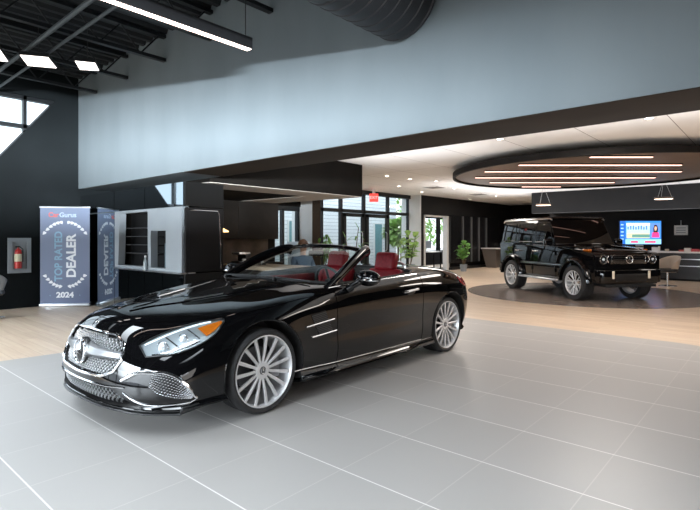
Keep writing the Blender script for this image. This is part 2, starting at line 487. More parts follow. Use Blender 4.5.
# black wall with a doorway
dv0, dv1 = px_on_u(424, -10.6), px_on_u(448, -10.6)
struct(wall_poly('wall_entrance', [(16.31, 0), (24.7, 0), (24.7, 3.0), (16.31, 3.0)], [[(dv0, .001), (dv1, .001), (dv1, 2.2), (dv0, 2.2)]], (-10.6, 0, 0), (0, 1, 0), (0, 0, 1), (-1, 0, 0), .14, black))
struct(MB().bx(SF - .3, -10.601, 16.27, 16.31, 0, 2.999).build('wall_pier', white))
m = MB()
m.bx(-10.62, -10.56, dv0 - .02, dv0 + .05, 0, 2.24); m.bx(-10.76, -10.55, dv1 - .16, dv1 + .02, 0, 2.24); m.bx(-10.62, -10.56, dv0, dv1, 2.17, 2.24)
struct(m.build('door_3', white))
# room behind the doorway
struct(MB().bx(-13.3, -10.75, 16.5, 24, -.2, 0).build('floor', wood))
struct(wall_poly('wall_office', [(20.0, 0), (24.6, 0), (24.6, 3), (20.0, 3)], [[(20.3, .7), (21.85, .7), (21.85, 2.3), (20.3, 2.3)], [(22.1, .7), (24.0, .7), (24.0, 2.3), (22.1, 2.3)]], (-13.2, 0, 0), (0, 1, 0), (0, 0, 1), (-1, 0, 0), .12, espresso))
# outside: pavement and the neighbouring white-sided building
ext = mottle(mat('pavement', (.22, .22, .21), .8), (.20, .20, .19), (.25, .25, .24), 2)
struct(MB().bx(-60, 50, -60, 70, -.5, -.25).build('ground', ext))
side = mat('white_siding', (.78, .80, .82), .6)
tc = nd(side, 'ShaderNodeTexCoord'); sz = nd(side, 'ShaderNodeSeparateXYZ'); lk(side, tc.outputs['Object'], sz.inputs[0])
lz, _ = lines(side, sz.outputs[2], 0, .15, .016)
mx = nd(side, 'ShaderNodeMixRGB'); mx.inputs[1].default_value = (.80, .82, .84, 1); mx.inputs[2].default_value = (.36, .40, .44, 1)
lk(side, lz, mx.inputs[0]); lk(side, mx.outputs[0], bs(side).inputs['Base Color'])
b = thing('building', 'white sided neighbouring building seen through the entrance glazing', 'building', (-14.6, 12, -.25))
MB().bx(-3, 0, -6.5, 8.2, 0, 4.8).build('siding_wall', side, b)
tealw = mat('teal_window', (.18, .33, .36), .15, emit=(.2, .34, .36), es=0)
for v in (1.3, 6.7):
    f = MB().bx(-.02, .05, v - .32, v + .32, .1, 2.3).build('window_frame', white, b)
    MB().bx(.051, .06, v - .26, v + .26, .16, 2.24).build('pane', tealw, f)
# ================================================================ HALL FITTINGS
# joists across the hall (running along v) and the long beam + conduits (along u)
dark = mat('dark_steel', (.014, .016, .018), .5, .2, spec=.3)
def truss(u, z0, z1, v0, v1):
    m = MB()
    m.bx(u - .04, u + .04, v0, v1, z0, z0 + .05); m.bx(u - .04, u + .04, v0, v1, z1 - .05, z1)
    v = v0; up = 0
    while v < v1 - .3:
        m.cyl((u, v, z1 - .03 if up else z0 + .03), (u, v + .3, z0 + .03 if up else z1 - .03), .012, n=6)
        v += .3; up = 1 - up
    return m
jp = None
for u in (-10.0, -8.7, -7.4, -6.1, -4.8, -3.5):
    j = MB()
    j = truss(0, 4.12, 4.54, -6.0, WV - .01)
    if jp is None:
        jp = j.build('roof_joist', dark); jp.location = (u, 0, 0)
        tag(jp, 'dark open web steel joist under the corrugated roof deck', 'joist', 'open web joists under the roof deck')
    else:
        c = jp.copy(); COL.objects.link(c); c.location = (u, 0, 0)
    j.bm.free() if False else None
for q, (v, z, r, lab) in enumerate(((2.55, 4.02, .022, 'thin pale conduit run nearest the blue wall'), (2.3, 4.02, .03, 'thicker pale conduit run under the joists'), (1.2, 4.0, .05, 'grey sprinkler pipe run under the joists'))):
    tag(MB().cyl((WL, v, z), (-3.3, v, z), r, n=10).build('conduit', mat('galvanised', (.055, .065, .07), .5, .4) if q < 2 else dark), lab, 'conduit')
tag(MB().bx(WL, 6, -.35, -.2, 4.03, 4.12).build('roof_beam', dark), 'dark steel beam crossing the hall under the joists', 'beam')
# spiral duct coming through the blue wall
duc = mat('black_duct', (.014, .014, .016), .5, .3)
m = MB()
prof = []
uc, zc, rr = -2.78, 3.63, .385
k = 0
y = -5.99
while y < WV - .13:
    prof += [(rr, y), (rr, y + .10), (rr + .008, y + .11), (rr + .008, y + .13)]
    y += .14
m.lathe(prof, c=(uc, 0, zc), axis=(0, 1, 0), n=48)
tag(m.build('air_duct', duc), 'large black ribbed round air duct running into the blue wall', 'duct')
# ---- linear pendant
def plane_px(px, py, z):
    """plan point seen along an image ray at height z (design aid, kept as numbers)"""
    Y = (z - CAMH) * 497 / (238 - py); X = (px - 350) / 497 * Y
    return uv(X, Y)
pe = plane_px(250, 50, 3.35)
lin = thing('linear_pendant', 'long black linear pendant light with glowing underside, in front of the blue wall', 'pendant light', (pe[0], pe[1], 3.35))
MB().bx(-.045, .045, -3.6, 0, 0, .12, bev=.004).build('housing', blackpl, lin)
warmE = mat('warm_strip', (1, .9, .85), .5, emit=(1, .78, .68), es=3.2)
MB().bx(-.034, .034, -3.58, -.01, -.006, .0).build('diffuser', warmE, lin)
for v in (-3.4, -.06): MB().cyl((0, v, .12), (0, v, 1.2), .005, n=6).build('cable', blackpl, lin)
# ---- flat LED panels among the joists
whiteE = mat('panel_glow', (1, 1, 1), .5, emit=(1, .90, .86), es=2.0)
quads = [[(20, 55), (48, 57.5), (56.5, 68), (28, 65.5)], [(75, 61), (95, 63), (99, 70.5), (80, 69.5)], [(-16, 46), (-1, 48.5), (8, 61.5), (-10, 60)]]
labs = ['larger bright slanted ceiling panel light between the joists', 'small bright panel light nearest the blue wall corner', 'bright panel light cut by the left picture edge']
for q, lb in zip(quads, labs):
    z = 3.9
    P = [plane_px(a, b_, z) for a, b_ in q]
    c = (sum(p[0] for p in P) / 4, sum(p[1] for p in P) / 4)
    pl = thing('panel_light', lb, 'ceiling light', (c[0], c[1], z), 0, 'panel lights in the hall')
    L = [(p[0] - c[0], p[1] - c[1]) for p in P]
    MB().prism([(p[0] * 1.07, p[1] * 1.07) for p in L], (0, 0, .004), (1, 0, 0), (0, 1, 0), (0, 0, 1), .05).build('frame', dark, pl)
    MB().prism(L, (0, 0, -.004), (1, 0, 0), (0, 1, 0), (0, 0, 1), .007).build('diffuser', whiteE, pl)
    MB().cyl((0, 0, .05), (0, 0, .66), .006, n=6).build('cable', blackpl, pl)
# ---- round ceiling feature with light bars
DC = uv(5.5, 11.3)
ring = thing('ceiling_ring', 'big dark round ceiling drum with rows of glowing light bars, above the boxy car', 'ceiling feature', (DC[0], DC[1], 2.75))
olive = mottle(mat('bronze_soffit', (.115, .088, .068), .5), (.185, .135, .098), (.205, .152, .112), 2)
MB().lathe([(3.1, .0), (3.1, .12), (3.04, .12), (3.04, .0)], n=128, closed=True).build('rim', mat('satin_black', (.010, .009, .0085), .6, spec=.15), ring)
MB().lathe([(3.035, .045), (3.035, .10)], n=96).build('soffit', olive, ring)
for (hx_, hy_) in ((0, 0), (2.2, 0), (-2.2, 0), (0, 2.2), (0, -2.2)): MB().cyl((hx_, hy_, .10), (hx_, hy_, .249), .03, n=10).build('hanger', dark, ring)
barE = mat('bar_glow', (1, .8, .72), .5, emit=(1, .58, .47), es=1.7)
# bars lie side by side, turned 41 degrees to the walls
BR = Matrix.Rotation(.7185, 3, 'Z')
def campt(px, py, z):
    Y = (z - CAMH) * 497 / (238 - py); return (px - 350) / 497 * Y, Y
for (x0, x1, y) in ((590.5, 652, 157.5), (519, 681, 165.5), (485, 681, 172), (475.5, 655, 178), (490, 614, 182.8), (522, 560.5, 187)):
    a, b_ = campt(x0, y, 2.76), campt(x1, y, 2.76)
    A, B = Vector(uv(*a) + (0,)), Vector(uv(*b_) + (0,))
    mid = (A + B) / 2 - Vector((DC[0], DC[1], 0)); L = (B - A).length
    rt = Matrix.Rotation(math.atan2((B - A).y, (B - A).x), 3, 'Z')
    h = MB().box((mid.x, mid.y, .035), (L + .02, .085, .03), rot=rt).build('light_bar', blackpl, ring)
    MB().box((mid.x, mid.y, .014), (L, .065, .014), rot=rt).build('diffuser', barE, h)
# ---- recessed downlights, vents
dl = None
trimw = mat('white_trim', (.75, .74, .72), .5)
dE = mat('lamp_glow', (1, 1, 1), .5, emit=(1, .86, .72), es=14)
for (px, py) in ((500, 139), (399, 186), (454, 188), (422, 192), (496, 196), (470, 199), (436, 181), (649, 118), (387, 176), (410, 179)):
    p = plane_px(px, py, 2.995)
    if dl is None:
        dl = thing('downlight', 'small round recessed downlight in the white ceiling', 'downlight', (p[0], p[1], 2.985), 0, 'recessed downlights in the white ceiling')
        MB().lathe([(.05, .014), (.05, .004), (.085, .0), (.09, .014)], n=24, closed=True).build('trim_ring', trimw, dl)
        MB().lathe([(.05, .008), (.05, .012)], n=20).build('lamp', dE, dl)
    else:
        c = copy_tree(dl); c.location = (p[0], p[1], 2.985)
for i, (px, py, lb) in enumerate(((607, 122, 'round white ceiling speaker grille nearest the header'), )):
    p = plane_px(px, py, 2.995)
    tag(MB().lathe([(.14, -.012), (.15, 0)], c=(p[0], p[1], 2.998), n=32).build('ceiling_speaker', trimw), lb, 'speaker')
cv = mat('vent_grey', (.22, .21, .20), .6)
for px, py, lb in ((435, 187.5, 'square ceiling air vent nearest the entrance'), (478, 194.3, 'square ceiling air vent farther back beside the round drum')):
    p = plane_px(px, py, 2.99)
    v_ = thing('ceiling_vent', lb, 'air vent', (p[0], p[1], 2.985))
    MB().bx(-.3, .3, -.3, .3, 0, .014).build('plate', trimw, v_)
    m = MB()
    for k in range(6): m.bx(-.25, .25, -.24 + k * .09, -.19 + k * .09, -.006, 0)
    m.build('louvre', cv, v_)
# ---- exit sign
ex = thing('exit_sign', 'small glowing red exit sign hanging over the entrance doors', 'exit sign', (*uv(.81, 16.9), 2.72), .7185)
redE = mat('exit_glow', (.8, .1, .08), .5, emit=(1, .06, .05), es=.7)
MB().bx(-.15, .15, -.03, .03, -.16, .12, bev=.005).build('housing', redE, ex)
MB().bx(-.05, .05, -.02, .02, .12, .277).build('bracket', white, ex)
text_part('lettering', 'EXIT', .13, mat('exit_letter', (.9, .6, .6), .5, emit=(1, .5, .5), es=.6), ex, (0, -.034, -.02), Euler((PI / 2, 0, 0)).to_matrix(), bold=.002)
# ================================================================ CONVERTIBLE
car = thing('convertible_car', 'glossy black open-top two-seat sports car with red seats, in front on the grey tiles', 'car', (-3.851, 3.761, 0), -PI / 2)
def col_side(x, ys, zs, top):
    """rows 1..6 of one station on the flank then the top rows"""
    return [(x, y, z) for y, z in zip(ys, zs)] + top
NET = []
# each column: rows R0..R10
NET.append([(1.95, 0, .17), (2.25, 0, .175), (2.345, 0, .225), (2.355, 0, .33), (2.33, 0, .50), (2.275, 0, .64), (2.21, 0, .705), (2.14, 0, .742), (2.06, 0, .765), (1.96, 0, .785), (1.85, 0, .803)])
NET.append([(1.85, 0, .17), (2.225, .34, .175), (2.315, .35, .225), (2.325, .36, .33), (2.29, .36, .49), (2.235, .35, .625), (2.165, .34, .70), (2.085, .31, .744), (1.98, .23, .775), (1.87, .12, .80), (1.72, 0, .825)])
NET.append([(1.75, 0, .17), (2.135, .60, .178), (2.20, .635, .225), (2.205, .645, .33), (2.165, .64, .48), (2.09, .62, .605), (2.00, .585, .69), (1.90, .52, .745), (1.79, .40, .785), (1.67, .2, .815), (1.56, 0, .845)])
NET.append([(1.6, 0, .17), (1.97, .78, .18), (2.02, .825, .23), (2.03, .835, .33), (1.99, .83, .47), (1.91, .805, .59), (1.81, .755, .685), (1.69, .67, .76), (1.56, .5, .81), (1.45, .25, .84), (1.36, 0, .862)])
NET.append([(1.45, 0, .17), (1.76, .84, .185), (1.78, .885, .24), (1.78, .905, .34), (1.76, .90, .47), (1.70, .88, .60), (1.61, .84, .705), (1.50, .74, .785), (1.38, .55, .835), (1.25, .28, .865), (1.17, 0, .885)])
NET.append([(1.3, 0, .17), (1.42, .86, .18), (1.42, .91, .24), (1.41, .93, .35), (1.39, .932, .47), (1.35, .922, .60), (1.29, .89, .725), (1.22, .79, .82), (1.14, .58, .86), (1.07, .3, .89), (1.0, 0, .905)])
NET.append([(1.0, 0, .17), (1.0, .84, .19), (1.0, .895, .255), (.99, .918, .37), (.97, .918, .50), (.96, .915, .63), (.94, .90, .76), (.91, .82, .86), (.90, .6, .895), (.88, .3, .915), (.87, 0, .925)])
NET.append([(.56, 0, .17), (.565, .83, .185), (.565, .895, .25), (.565, .918, .37), (.565, .912, .50), (.565, .914, .63), (.565, .905, .77), (.565, .845, .885), (.58, .62, .925), (.6, .3, .94), (.62, 0, .945)])
NET.append([(0, 0, .17), (0, .83, .18), (0, .895, .245), (0, .918, .37), (0, .91, .50), (0, .915, .64), (0, .908, .79), (0, .85, .905), (0, .62, .93), (0, .3, .94), (0, 0, .945)])
NET.append([(-.7, 0, .17), (-.783, .83, .18), (-.783, .895, .245), (-.783, .918, .37), (-.783, .918, .51), (-.783, .928, .65), (-.783, .918, .81), (-.783, .855, .93), (-.783, .62, .965), (-.783, .3, .975), (-.783, 0, .98)])
NET.append([(-1.2, 0, .17), (-1.3, .85, .19), (-1.33, .91, .26), (-1.35, .935, .38), (-1.35, .943, .52), (-1.35, .945, .66), (-1.33, .925, .82), (-1.30, .85, .935), (-1.27, .62, .985), (-1.25, .3, .995), (-1.25, 0, 1.0)])
NET.append([(-1.45, 0, .17), (-1.66, .82, .20), (-1.70, .875, .27), (-1.72, .905, .39), (-1.73, .918, .53), (-1.72, .915, .67), (-1.70, .885, .80), (-1.65, .80, .905), (-1.58, .58, .965), (-1.52, .3, .985), (-1.5, 0, .99)])
NET.append([(-1.6, 0, .17), (-1.86, .70, .20), (-1.92, .75, .28), (-1.945, .775, .40), (-1.955, .79, .55), (-1.94, .79, .69), (-1.90, .76, .80), (-1.84, .68, .885), (-1.76, .5, .935), (-1.70, .26, .955), (-1.68, 0, .96)])
NET.append([(-1.7, 0, .17), (-1.97, .36, .20), (-2.03, .38, .28), (-2.055, .40, .40), (-2.065, .41, .55), (-2.05, .41, .70), (-2.01, .40, .81), (-1.97, .36, .885), (-1.90, .27, .915), (-1.86, .13, .93), (-1.84, 0, .935)])
NET.append([(-1.8, 0, .17), (-2.0, 0, .20), (-2.06, 0, .28), (-2.085, 0, .40), (-2.095, 0, .55), (-2.08, 0, .70), (-2.045, 0, .81), (-2.01, 0, .885), (-1.97, 0, .905), (-1.94, 0, .915), (-1.92, 0, .92)])
def cr(p0, p1, p2, p3, t):
    return .5 * ((2 * p1) + (-p0 + p2) * t + (2 * p0 - 5 * p1 + 4 * p2 - p3) * t * t + (-p0 + 3 * p1 - 3 * p2 + p3) * t ** 3)
def crv(P, sub, mir0=None, mir1=None):
    """catmull-rom through P with optional mirrored end tangents"""
    P = [Vector(p) for p in P]
    a = mir0(P[1]) if mir0 else 2 * P[0] - P[1]
    b = mir1(P[-2]) if mir1 else 2 * P[-1] - P[-2]
    Q = [a] + P + [b]
    out = []
    for i in range(1, len(Q) - 2):
        for k in range(sub):
            out.append(cr(Q[i - 1], Q[i], Q[i + 1], Q[i + 2], k / sub))
    out.append(P[-1])
    return out
def my(p): return Vector((p[0], -p[1], p[2]))
def netsurf(net, su, sv, mirror_cols=True):
    cols = [crv(c, sv, mir1=my) for c in net]         # along rows (vertical)
    rows = []
    for j in range(len(cols[0])):
        rows.append(crv([c[j] for c in cols], su, mir0=my if mirror_cols else None, mir1=my if mirror_cols else None))
    return rows                                       # rows[j][i]
SU, SV = 8, 6
rows = netsurf(NET, SU, SV)
NJ, NI = len(rows), len(rows[0])
# keep seam rows/columns exactly on y=0
for j in range(NJ):
    rows[j][0].y = 0; rows[j][-1].y = 0
for i in range(NI): rows[0][i].y = 0; rows[-1][i].y = 0
# material slots used as region ids: 0 body 1 hood 2 door 3 front bumper 4 boot lid 5 rear bumper
def region(i, j):
    c, r = i / SU, j / SV
    if r < .9: return 0
    if c < 7 and r >= 6.6: return 1
    if 7 <= c < 9 and 1.3 <= r < 7.5: return 2
    if c < 4.2 and r < 6.6: return 3
    if c >= 10.6 and r >= 6.8 and (c < 15): return 4
    if c >= 11.2 and r < 5.2: return 5
    return 0
bm = bmesh.new()
for sgn in (1, -1):
    V = [[bm.verts.new((p.x, p.y * sgn, p.z)) for p in r] for r in rows]
    for j in range(NJ - 1):
        for i in range(NI - 1):
            q = (V[j][i], V[j][i + 1], V[j + 1][i + 1], V[j + 1][i])
            try:
                f = bm.faces.new(q if sgn < 0 else q[::-1])
                f.material_index = region(i, j)
            except ValueError: pass
bmesh.ops.remove_doubles(bm, verts=bm.verts, dist=2e-4)
bmesh.ops.dissolve_degenerate(bm, dist=1e-5, edges=bm.edges)
bmesh.ops.recalc_face_normals(bm, faces=bm.faces)
bodyme = bpy.data.meshes.new('body_shell')
bm.to_mesh(bodyme)
BV = BVHTree.FromBMesh(bm)      # the uncut shell, for laying trim on it
bm.free()
shell = bpy.data.objects.new('shell_tmp', bodyme); COL.objects.link(shell)
for k in range(7): bodyme.materials.append(paint if k < 6 else matte)
shade(bodyme, 60)
def cutter(mb, mi=6):
    me = mb.mesh('cut')
    o = bpy.data.objects.new('cut_tmp', me); COL.objects.link(o)
    for k in range(7): me.materials.append(paint if k < 6 else matte)
    for p in me.polygons: p.material_index = mi
    return o
WR, WZ, FX, RX = .322, .322, 1.351, -1.351
cuts = []
for x in (FX, RX):
    for s in (1, -1):
        cuts.append(cutter(MB().cyl((x, .60 * s, WZ + .01), (x, 1.2 * s, WZ + .01), .375, n=56)))
# cockpit opening: plan outline, straight down to the floor
ck = [(.66, 0), (.64, .35), (.56, .62), (.45, .765), (.2, .79), (-.3, .80), (-.72, .79), (-.86, .72), (-.93, .45), (-.95, 0)]
ck = ck + [(x, -y) for x, y in ck[-2:0:-1]]
cuts.append(cutter(MB().prism(ck, (0, 0, .34), (1, 0, 0), (0, 1, 0), (0, 0, 1), 1.2)))
# lower front intake and flank vents are real recesses
def rr_poly(cx, cy, w_, h_, r, n=5):
    P = []
    for (sx, sy, a) in ((1, 1, 0), (-1, 1, 90), (-1, -1, 180), (1, -1, 270)):
        for k in range(n + 1):
            t = math.radians(a + 90 * k / n)
            P.append((cx + sx * (w_ / 2 - r) + r * math.cos(t), cy + sy * (h_ / 2 - r) + r * math.sin(t)))
    return P
intake = [(-.44, .315), (.44, .315), (.585, .235), (.50, .205), (.2, .195), (-.2, .195), (-.50, .205), (-.585, .235)]
cuts.append(cutter(MB().prism(intake, (2.10, 0, 0), (0, 1, 0), (0, 0, 1), (1, 0, 0), .5)))
grillep = [(-.34, .655), (0, .668), (.34, .655), (.445, .60), (.475, .50), (.44, .425), (.33, .385), (0, .375), (-.33, .385), (-.44, .425), (-.475, .50), (-.445, .60)]
cuts.append(cutter(MB().prism(grillep, (2.09, 0, 0), (0, 1, 0), (0, 0, 1), (1, 0, 0), .5)))
for c in cuts:
    md = shell.modifiers.new('b', 'BOOLEAN'); md.object = c; md.operation = 'DIFFERENCE'; md.solver = 'EXACT'
    md.material_mode = 'INDEX'
bpy.context.view_layer.update()
dg = bpy.context.evaluated_depsgraph_get()
full = bpy.data.meshes.new_from_object(shell.evaluated_get(dg))
for c in cuts: bpy.data.objects.remove(c)
bpy.data.objects.remove(shell)
shade(full, 38)
def split_by_material(full, names, mats, parent):
    cn = [Vector(n.vector) for n in full.corner_normals]
    out = {}
    side_split = {}
    for key, (nm, sel) in names.items():
        vmap = {}; verts = []; faces = []; norms = []; mis = []
        for p in full.polygons:
            if not sel(p): continue
            f = []
            for li in p.loop_indices:
                vi = full.loops[li].vertex_index
                if vi not in vmap:
                    vmap[vi] = len(verts); verts.append(full.vertices[vi].co[:])
                f.append(vmap[vi]); norms.append(cn[li])
            faces.append(f); mis.append(1 if p.material_index == 6 else 0)
        me = bpy.data.meshes.new(nm)
        me.from_pydata(verts, [], faces)
        me.update()
        me.materials.append(mats[0]); me.materials.append(mats[1])
        me.polygons.foreach_set('material_index', mis)
        me.polygons.foreach_set('use_smooth', [True] * len(faces))
        me.normals_split_custom_set([tuple(n) for n in norms])
        o = bpy.data.objects.new(nm, me); COL.objects.link(o); o.parent = parent
        out[key] = o
    return out
cutm = mottle(mat('cabin_trim', (.018, .017, .017), .6), (.015, .0145, .0145), (.022, .021, .021), 30)
P_ = split_by_material(full, {
    'body': ('body_shell', lambda p: p.material_index in (0, 6)),
    'hood': ('hood', lambda p: p.material_index == 1),
    'doorL': ('door', lambda p: p.material_index == 2 and p.center.y > 0),
    'doorR': ('door', lambda p: p.material_index == 2 and p.center.y < 0),
    'bump': ('front_bumper', lambda p: p.material_index == 3),
    'boot': ('boot_lid', lambda p: p.material_index == 4),
    'rear': ('rear_bumper', lambda p: p.material_index == 5)}, (paint, cutm), car)
body, bump = P_['body'], P_['bump']
# ---- laying trim on the shell
def S_side(x, z, s=1, off=0):
    h = BV.ray_cast(Vector((x, 3 * s, z)), Vector((0, -s, 0)))
    return h[0] + h[1].normalized() * off * (1 if h[1].y * s > 0 else -1)
def S_front(y, z, off=0):
    h = BV.ray_cast(Vector((4, y, z)), Vector((-1, 0, 0)))
    return h[0] + h[1].normalized() * off * (1 if h[1].x > 0 else -1)
def S_top(x, y, off=0):
    h = BV.ray_cast(Vector((x, y, 3)), Vector((0, 0, -1)))
    return h[0] + h[1].normalized() * off * (1 if h[1].z > 0 else -1)
def S_near(p, off=0):
    h = BV.find_nearest(Vector(p))
    n = h[1].normalized()
    c = h[0]
    if n.dot(c - Vector((c.x * .6, 0, .5))) < 0: n = -n
    return c + n * off
def dens(P, k):
    out = []
    P = [Vector(p) for p in P]
    for a, b in zip(P, P[1:]):
        for t in range(k): out.append(a.lerp(b, t / k))
    return out + [P[-1]]
gap = mat('shut_gap', (.002, .002, .002), 1, spec=0)
def strip_on(P, r, m, name, parent, off=0, k=8, n=6, project=True):
    Q = dens(P, k)
    if project: Q = [S_near(q, off) for q in Q]
    return MB().tube(Q, r, n).build(name, m, parent)
def rowpt(r, c, s=1):
    p = rows[int(round(r * SV))][int(round(c * SU))]
    return Vector((p.x, p.y * s, p.z))
# shut lines follow the region borders
m = MB()
for s in (1, -1):
    jr = int(math.ceil(6.6 * SV))
    m.tube([Vector((rows[jr][i].x, rows[jr][i].y * s, rows[jr][i].z)) for i in range(0, 7 * SU + 1)], .0028, 6)
    for c, r0, r1 in ((7, 1.5, 7.5), (9, 1.5, 7.5)):
        j0, j1 = int(math.ceil(1.3 * SV)), int(7.5 * SV)
        m.tube([Vector((rows[j][c * SU].x, rows[j][c * SU].y * s, rows[j][c * SU].z)) for j in range(j0, j1 + 1)], .003, 6)
    j0 = int(math.ceil(1.3 * SV))
    m.tube([Vector((rows[j0][i].x, rows[j0][i].y * s, rows[j0][i].z)) for i in range(7 * SU, 9 * SU + 1)], .003, 6)
m.build('shut_lines', gap, body)
def star(mb, c, r, n, up, th=.014, rr=None, ring=True):
    """three-pointed star in a ring, normal n"""
    c = Vector(c); n = Vector(n).normalized(); up = Vector(up); up = (up - n * up.dot(n)).normalized(); sd = up.cross(n)
    if ring: mb.tube([c + sd * (r * math.cos(2 * PI * k / 40)) + up * (r * math.sin(2 * PI * k / 40)) for k in range(40)], rr or r * .09, 8, closed=True)
    for q in range(3):
        a = PI / 2 + q * 2 * PI / 3
        d = sd * math.cos(a) + up * math.sin(a); e = d.cross(n)
        tip = mb.bm.verts.new(c + d * r * .97); l = mb.bm.verts.new(c + e * r * .17 + d * r * .10); rr_ = mb.bm.verts.new(c - e * r * .17 + d * r * .10)
        t = mb.bm.verts.new(c + n * th); b = mb.bm.verts.new(c - n * th * .3)
        for f in ((tip, l, t), (tip, t, rr_), (tip, b, l), (tip, rr_, b), (l, b, rr_), (t, l, rr_)):
            mb.bm.faces.new(f)
    return mb
# ---- wheels: rim > tyre, hub cap, brake disc
def make_wheel(parent, R=.322, lip=.270, hw=.118, nsp=15, tread=(-.06, -.02, .02, .06), spoke_w=(.010, .0145), rimm=alloy, style=0, name='wheel'):
    k = lip / .262
    m = MB()
    m.lathe([(lip, hw - .008), (lip + .002, hw + .002), (lip - .006, hw + .004), (lip - .012, hw - .008), (lip - .020, hw - .05), (lip - .03, -.09), (lip, -hw), (lip + .002, -hw + .004)], axis=(0, 1, 0), n=64, closed=False, caps=False)
    def spoke(a, w0, w1, r0, r1, y0, y1, th=.020, sh=0):
        ca, sa = math.cos(a), math.sin(a); cb, sb = math.cos(a + sh), math.sin(a + sh)
        rad0, tan0 = Vector((ca, 0, sa)), Vector((-sa, 0, ca)); rad1, tan1 = Vector((cb, 0, sb)), Vector((-sb, 0, cb))
        yv = Vector((0, 1, 0))
        def ring(rd, tn, r, w, y):
            return [m.bm.verts.new(rd * r + tn * t + yv * yy) for t, yy in ((-w, y - .004), (-w * .6, y), (w * .6, y), (w, y - .004), (w * .8, y - th), (-w * .8, y - th))]
        rs = [ring(rad0, tan0, r0, w0, y0), ring(rad0.lerp(rad1, .5), tan0.lerp(tan1, .5), (r0 + r1) / 2, (w0 + w1) / 2, (y0 + y1) / 2 + .004), ring(rad1, tan1, r1, w1, y1)]
        for p, q in zip(rs, rs[1:]):
            for i in range(6): m.bm.faces.new((p[i], p[(i + 1) % 6], q[(i + 1) % 6], q[i]))
        m.bm.faces.new(rs[0]); m.bm.faces.new(rs[-1][::-1])
    for i in range(nsp):
        a = 2 * PI * i / nsp
        if style == 0:
            spoke(a, spoke_w[0], spoke_w[1], .05 * k, lip - .008, .086, hw - .012)
        else:
            spoke(a, .013, .010, .05, lip - .01, .075, hw - .015, sh=.20)
            spoke(a, .013, .010, .05, lip - .01, .075, hw - .015, sh=-.20)
    m.lathe([(.03 * k, .06), (.066 * k, .06), (.066 * k, .082), (.058 * k, .090), (.03 * k, .088)], axis=(0, 1, 0), n=40)
    wh = m.build(name, rimm, parent, ang=30)
    g = []
    for t in sorted(tread, reverse=True): g += [(R, t + .008), (R - .008, t + .006), (R - .008, t - .006), (R, t - .008)]
    prof = [(lip - .004, hw - .01), (lip + .006, hw + .002), (lip + (R - lip) * .5, hw + .010), (R - .012, hw), (R - .003, hw - .015)] + g + [(R - .003, -hw + .015), (R - .012, -hw), (lip + (R - lip) * .5, -hw - .010), (lip + .004, -hw)]
    MB().lathe(prof, axis=(0, 1, 0), n=72, caps=False).build('tyre', tyrem, wh, ang=28)
    c = MB(); c.lathe([(.001, .094), (.024 * k, .094), (.030 * k, .088), (.030 * k, .08)], axis=(0, 1, 0), n=28, caps=False)
    cap = c.build('hub_cap', mat('cap_grey', (.12, .12, .125), .3, .5), wh)
    star(MB(), (0, .0955, 0), .020 * k, (0, 1, 0), (0, 0, 1), th=.002, rr=.002).build('cap_star', chrome, cap)
    MB().lathe([(.05, -.03), (.165 * k, -.03), (.165 * k, -.01), (.05, -.01)], axis=(0, 1, 0), n=48, closed=True).build('brake_disc', mat('disc_steel', (.09, .09, .095), .4, .8), wh)
    MB().bx(-.19 * k, -.10 * k, -.02, .05, -.09, .09, bev=.012).build('brake_caliper', mat('caliper_grey', (.25, .25, .26), .4, .5), wh)
    return wh
tyrem = mottle(mat('tyre_rubber', (.02, .02, .021), .65), (.016, .016, .017), (.024, .024, .025), 40)
w0 = make_wheel(car)
WY = .775
w0.location = (FX, WY, WR)
for (x, s) in ((RX, 1), (FX, -1), (RX, -1)):
    c = copy_tree(w0, car)
    c.location = (x, WY * s, WR)
    c.rotation_euler = (0, .21 * s, 0 if s > 0 else PI)
# wheel-arch lips
for s in (1, -1):
    for x in (FX, RX):
        P = []
        for k in range(41):
            a = -.22 + (PI + .44) * k / 40
            px_, pz = x + .378 * math.cos(a), WZ + .01 + .378 * math.sin(a)
            if pz < .19: continue
            P.append(S_side(px_, pz, s, -.002))
        MB().tube(P, .006, 6).build('arch_lip', paint, body)
# ---- grille
gb = mat('grille_black', (.006, .006, .007), .4)
GX = lambda y, z: S_front(y, z, -.030)
def inpoly(x, y, poly):
    c = False; n = len(poly)
    for i in range(n):
        x1, y1 = poly[i]; x2, y2 = poly[(i + 1) % n]
        if (y1 > y) != (y2 > y) and x < (x2 - x1) * (y - y1) / (y2 - y1) + x1: c = not c
    return c
def backing(poly, off, m, name, parent, nu=26, nv=10):
    ys = [p[0] for p in poly]; zs = [p[1] for p in poly]
    mb = MB(); V = {}
    for i in range(nu + 1):
        for j in range(nv + 1):
            y = min(ys) + (max(ys) - min(ys)) * i / nu; z = min(zs) + (max(zs) - min(zs)) * j / nv
            V[i, j] = mb.bm.verts.new(S_front(y, z, off))
    for i in range(nu):
        for j in range(nv):
            mb.bm.faces.new((V[i, j], V[i + 1, j], V[i + 1, j + 1], V[i, j + 1]))
    return mb.build(name, m, parent)
gp = MB()
cy_ = .515
z = .385; row = 0
while z < .66:
    y = -.47 + (row % 2) * .017
    while y < .48:
        if inpoly(y, z, [(a * .97, cy_ + (b - cy_) * .93) for a, b in grillep]):
            c = GX(y, z)
            gp.box(c, (.012, .014, .011), rot=Matrix.Rotation(PI / 4, 3, 'X'))
            if row % 2 == 0: pass
        y += .034
    z += .0165; row += 1
gr = gp.build('grille', mat('grille_silver', (.85, .86, .88), .3, .7), bump)
backing([(-.46, .39), (.46, .39), (.46, .655), (-.46, .655)], -.045, gb, 'grille_backing', gr)
def loop_front(poly, off, k=4):
    P = dens([(0, a, b) for a, b in poly] + [(0, poly[0][0], poly[0][1])], k)[:-1]
    return [S_front(p.y, p.z, off) for p in P]
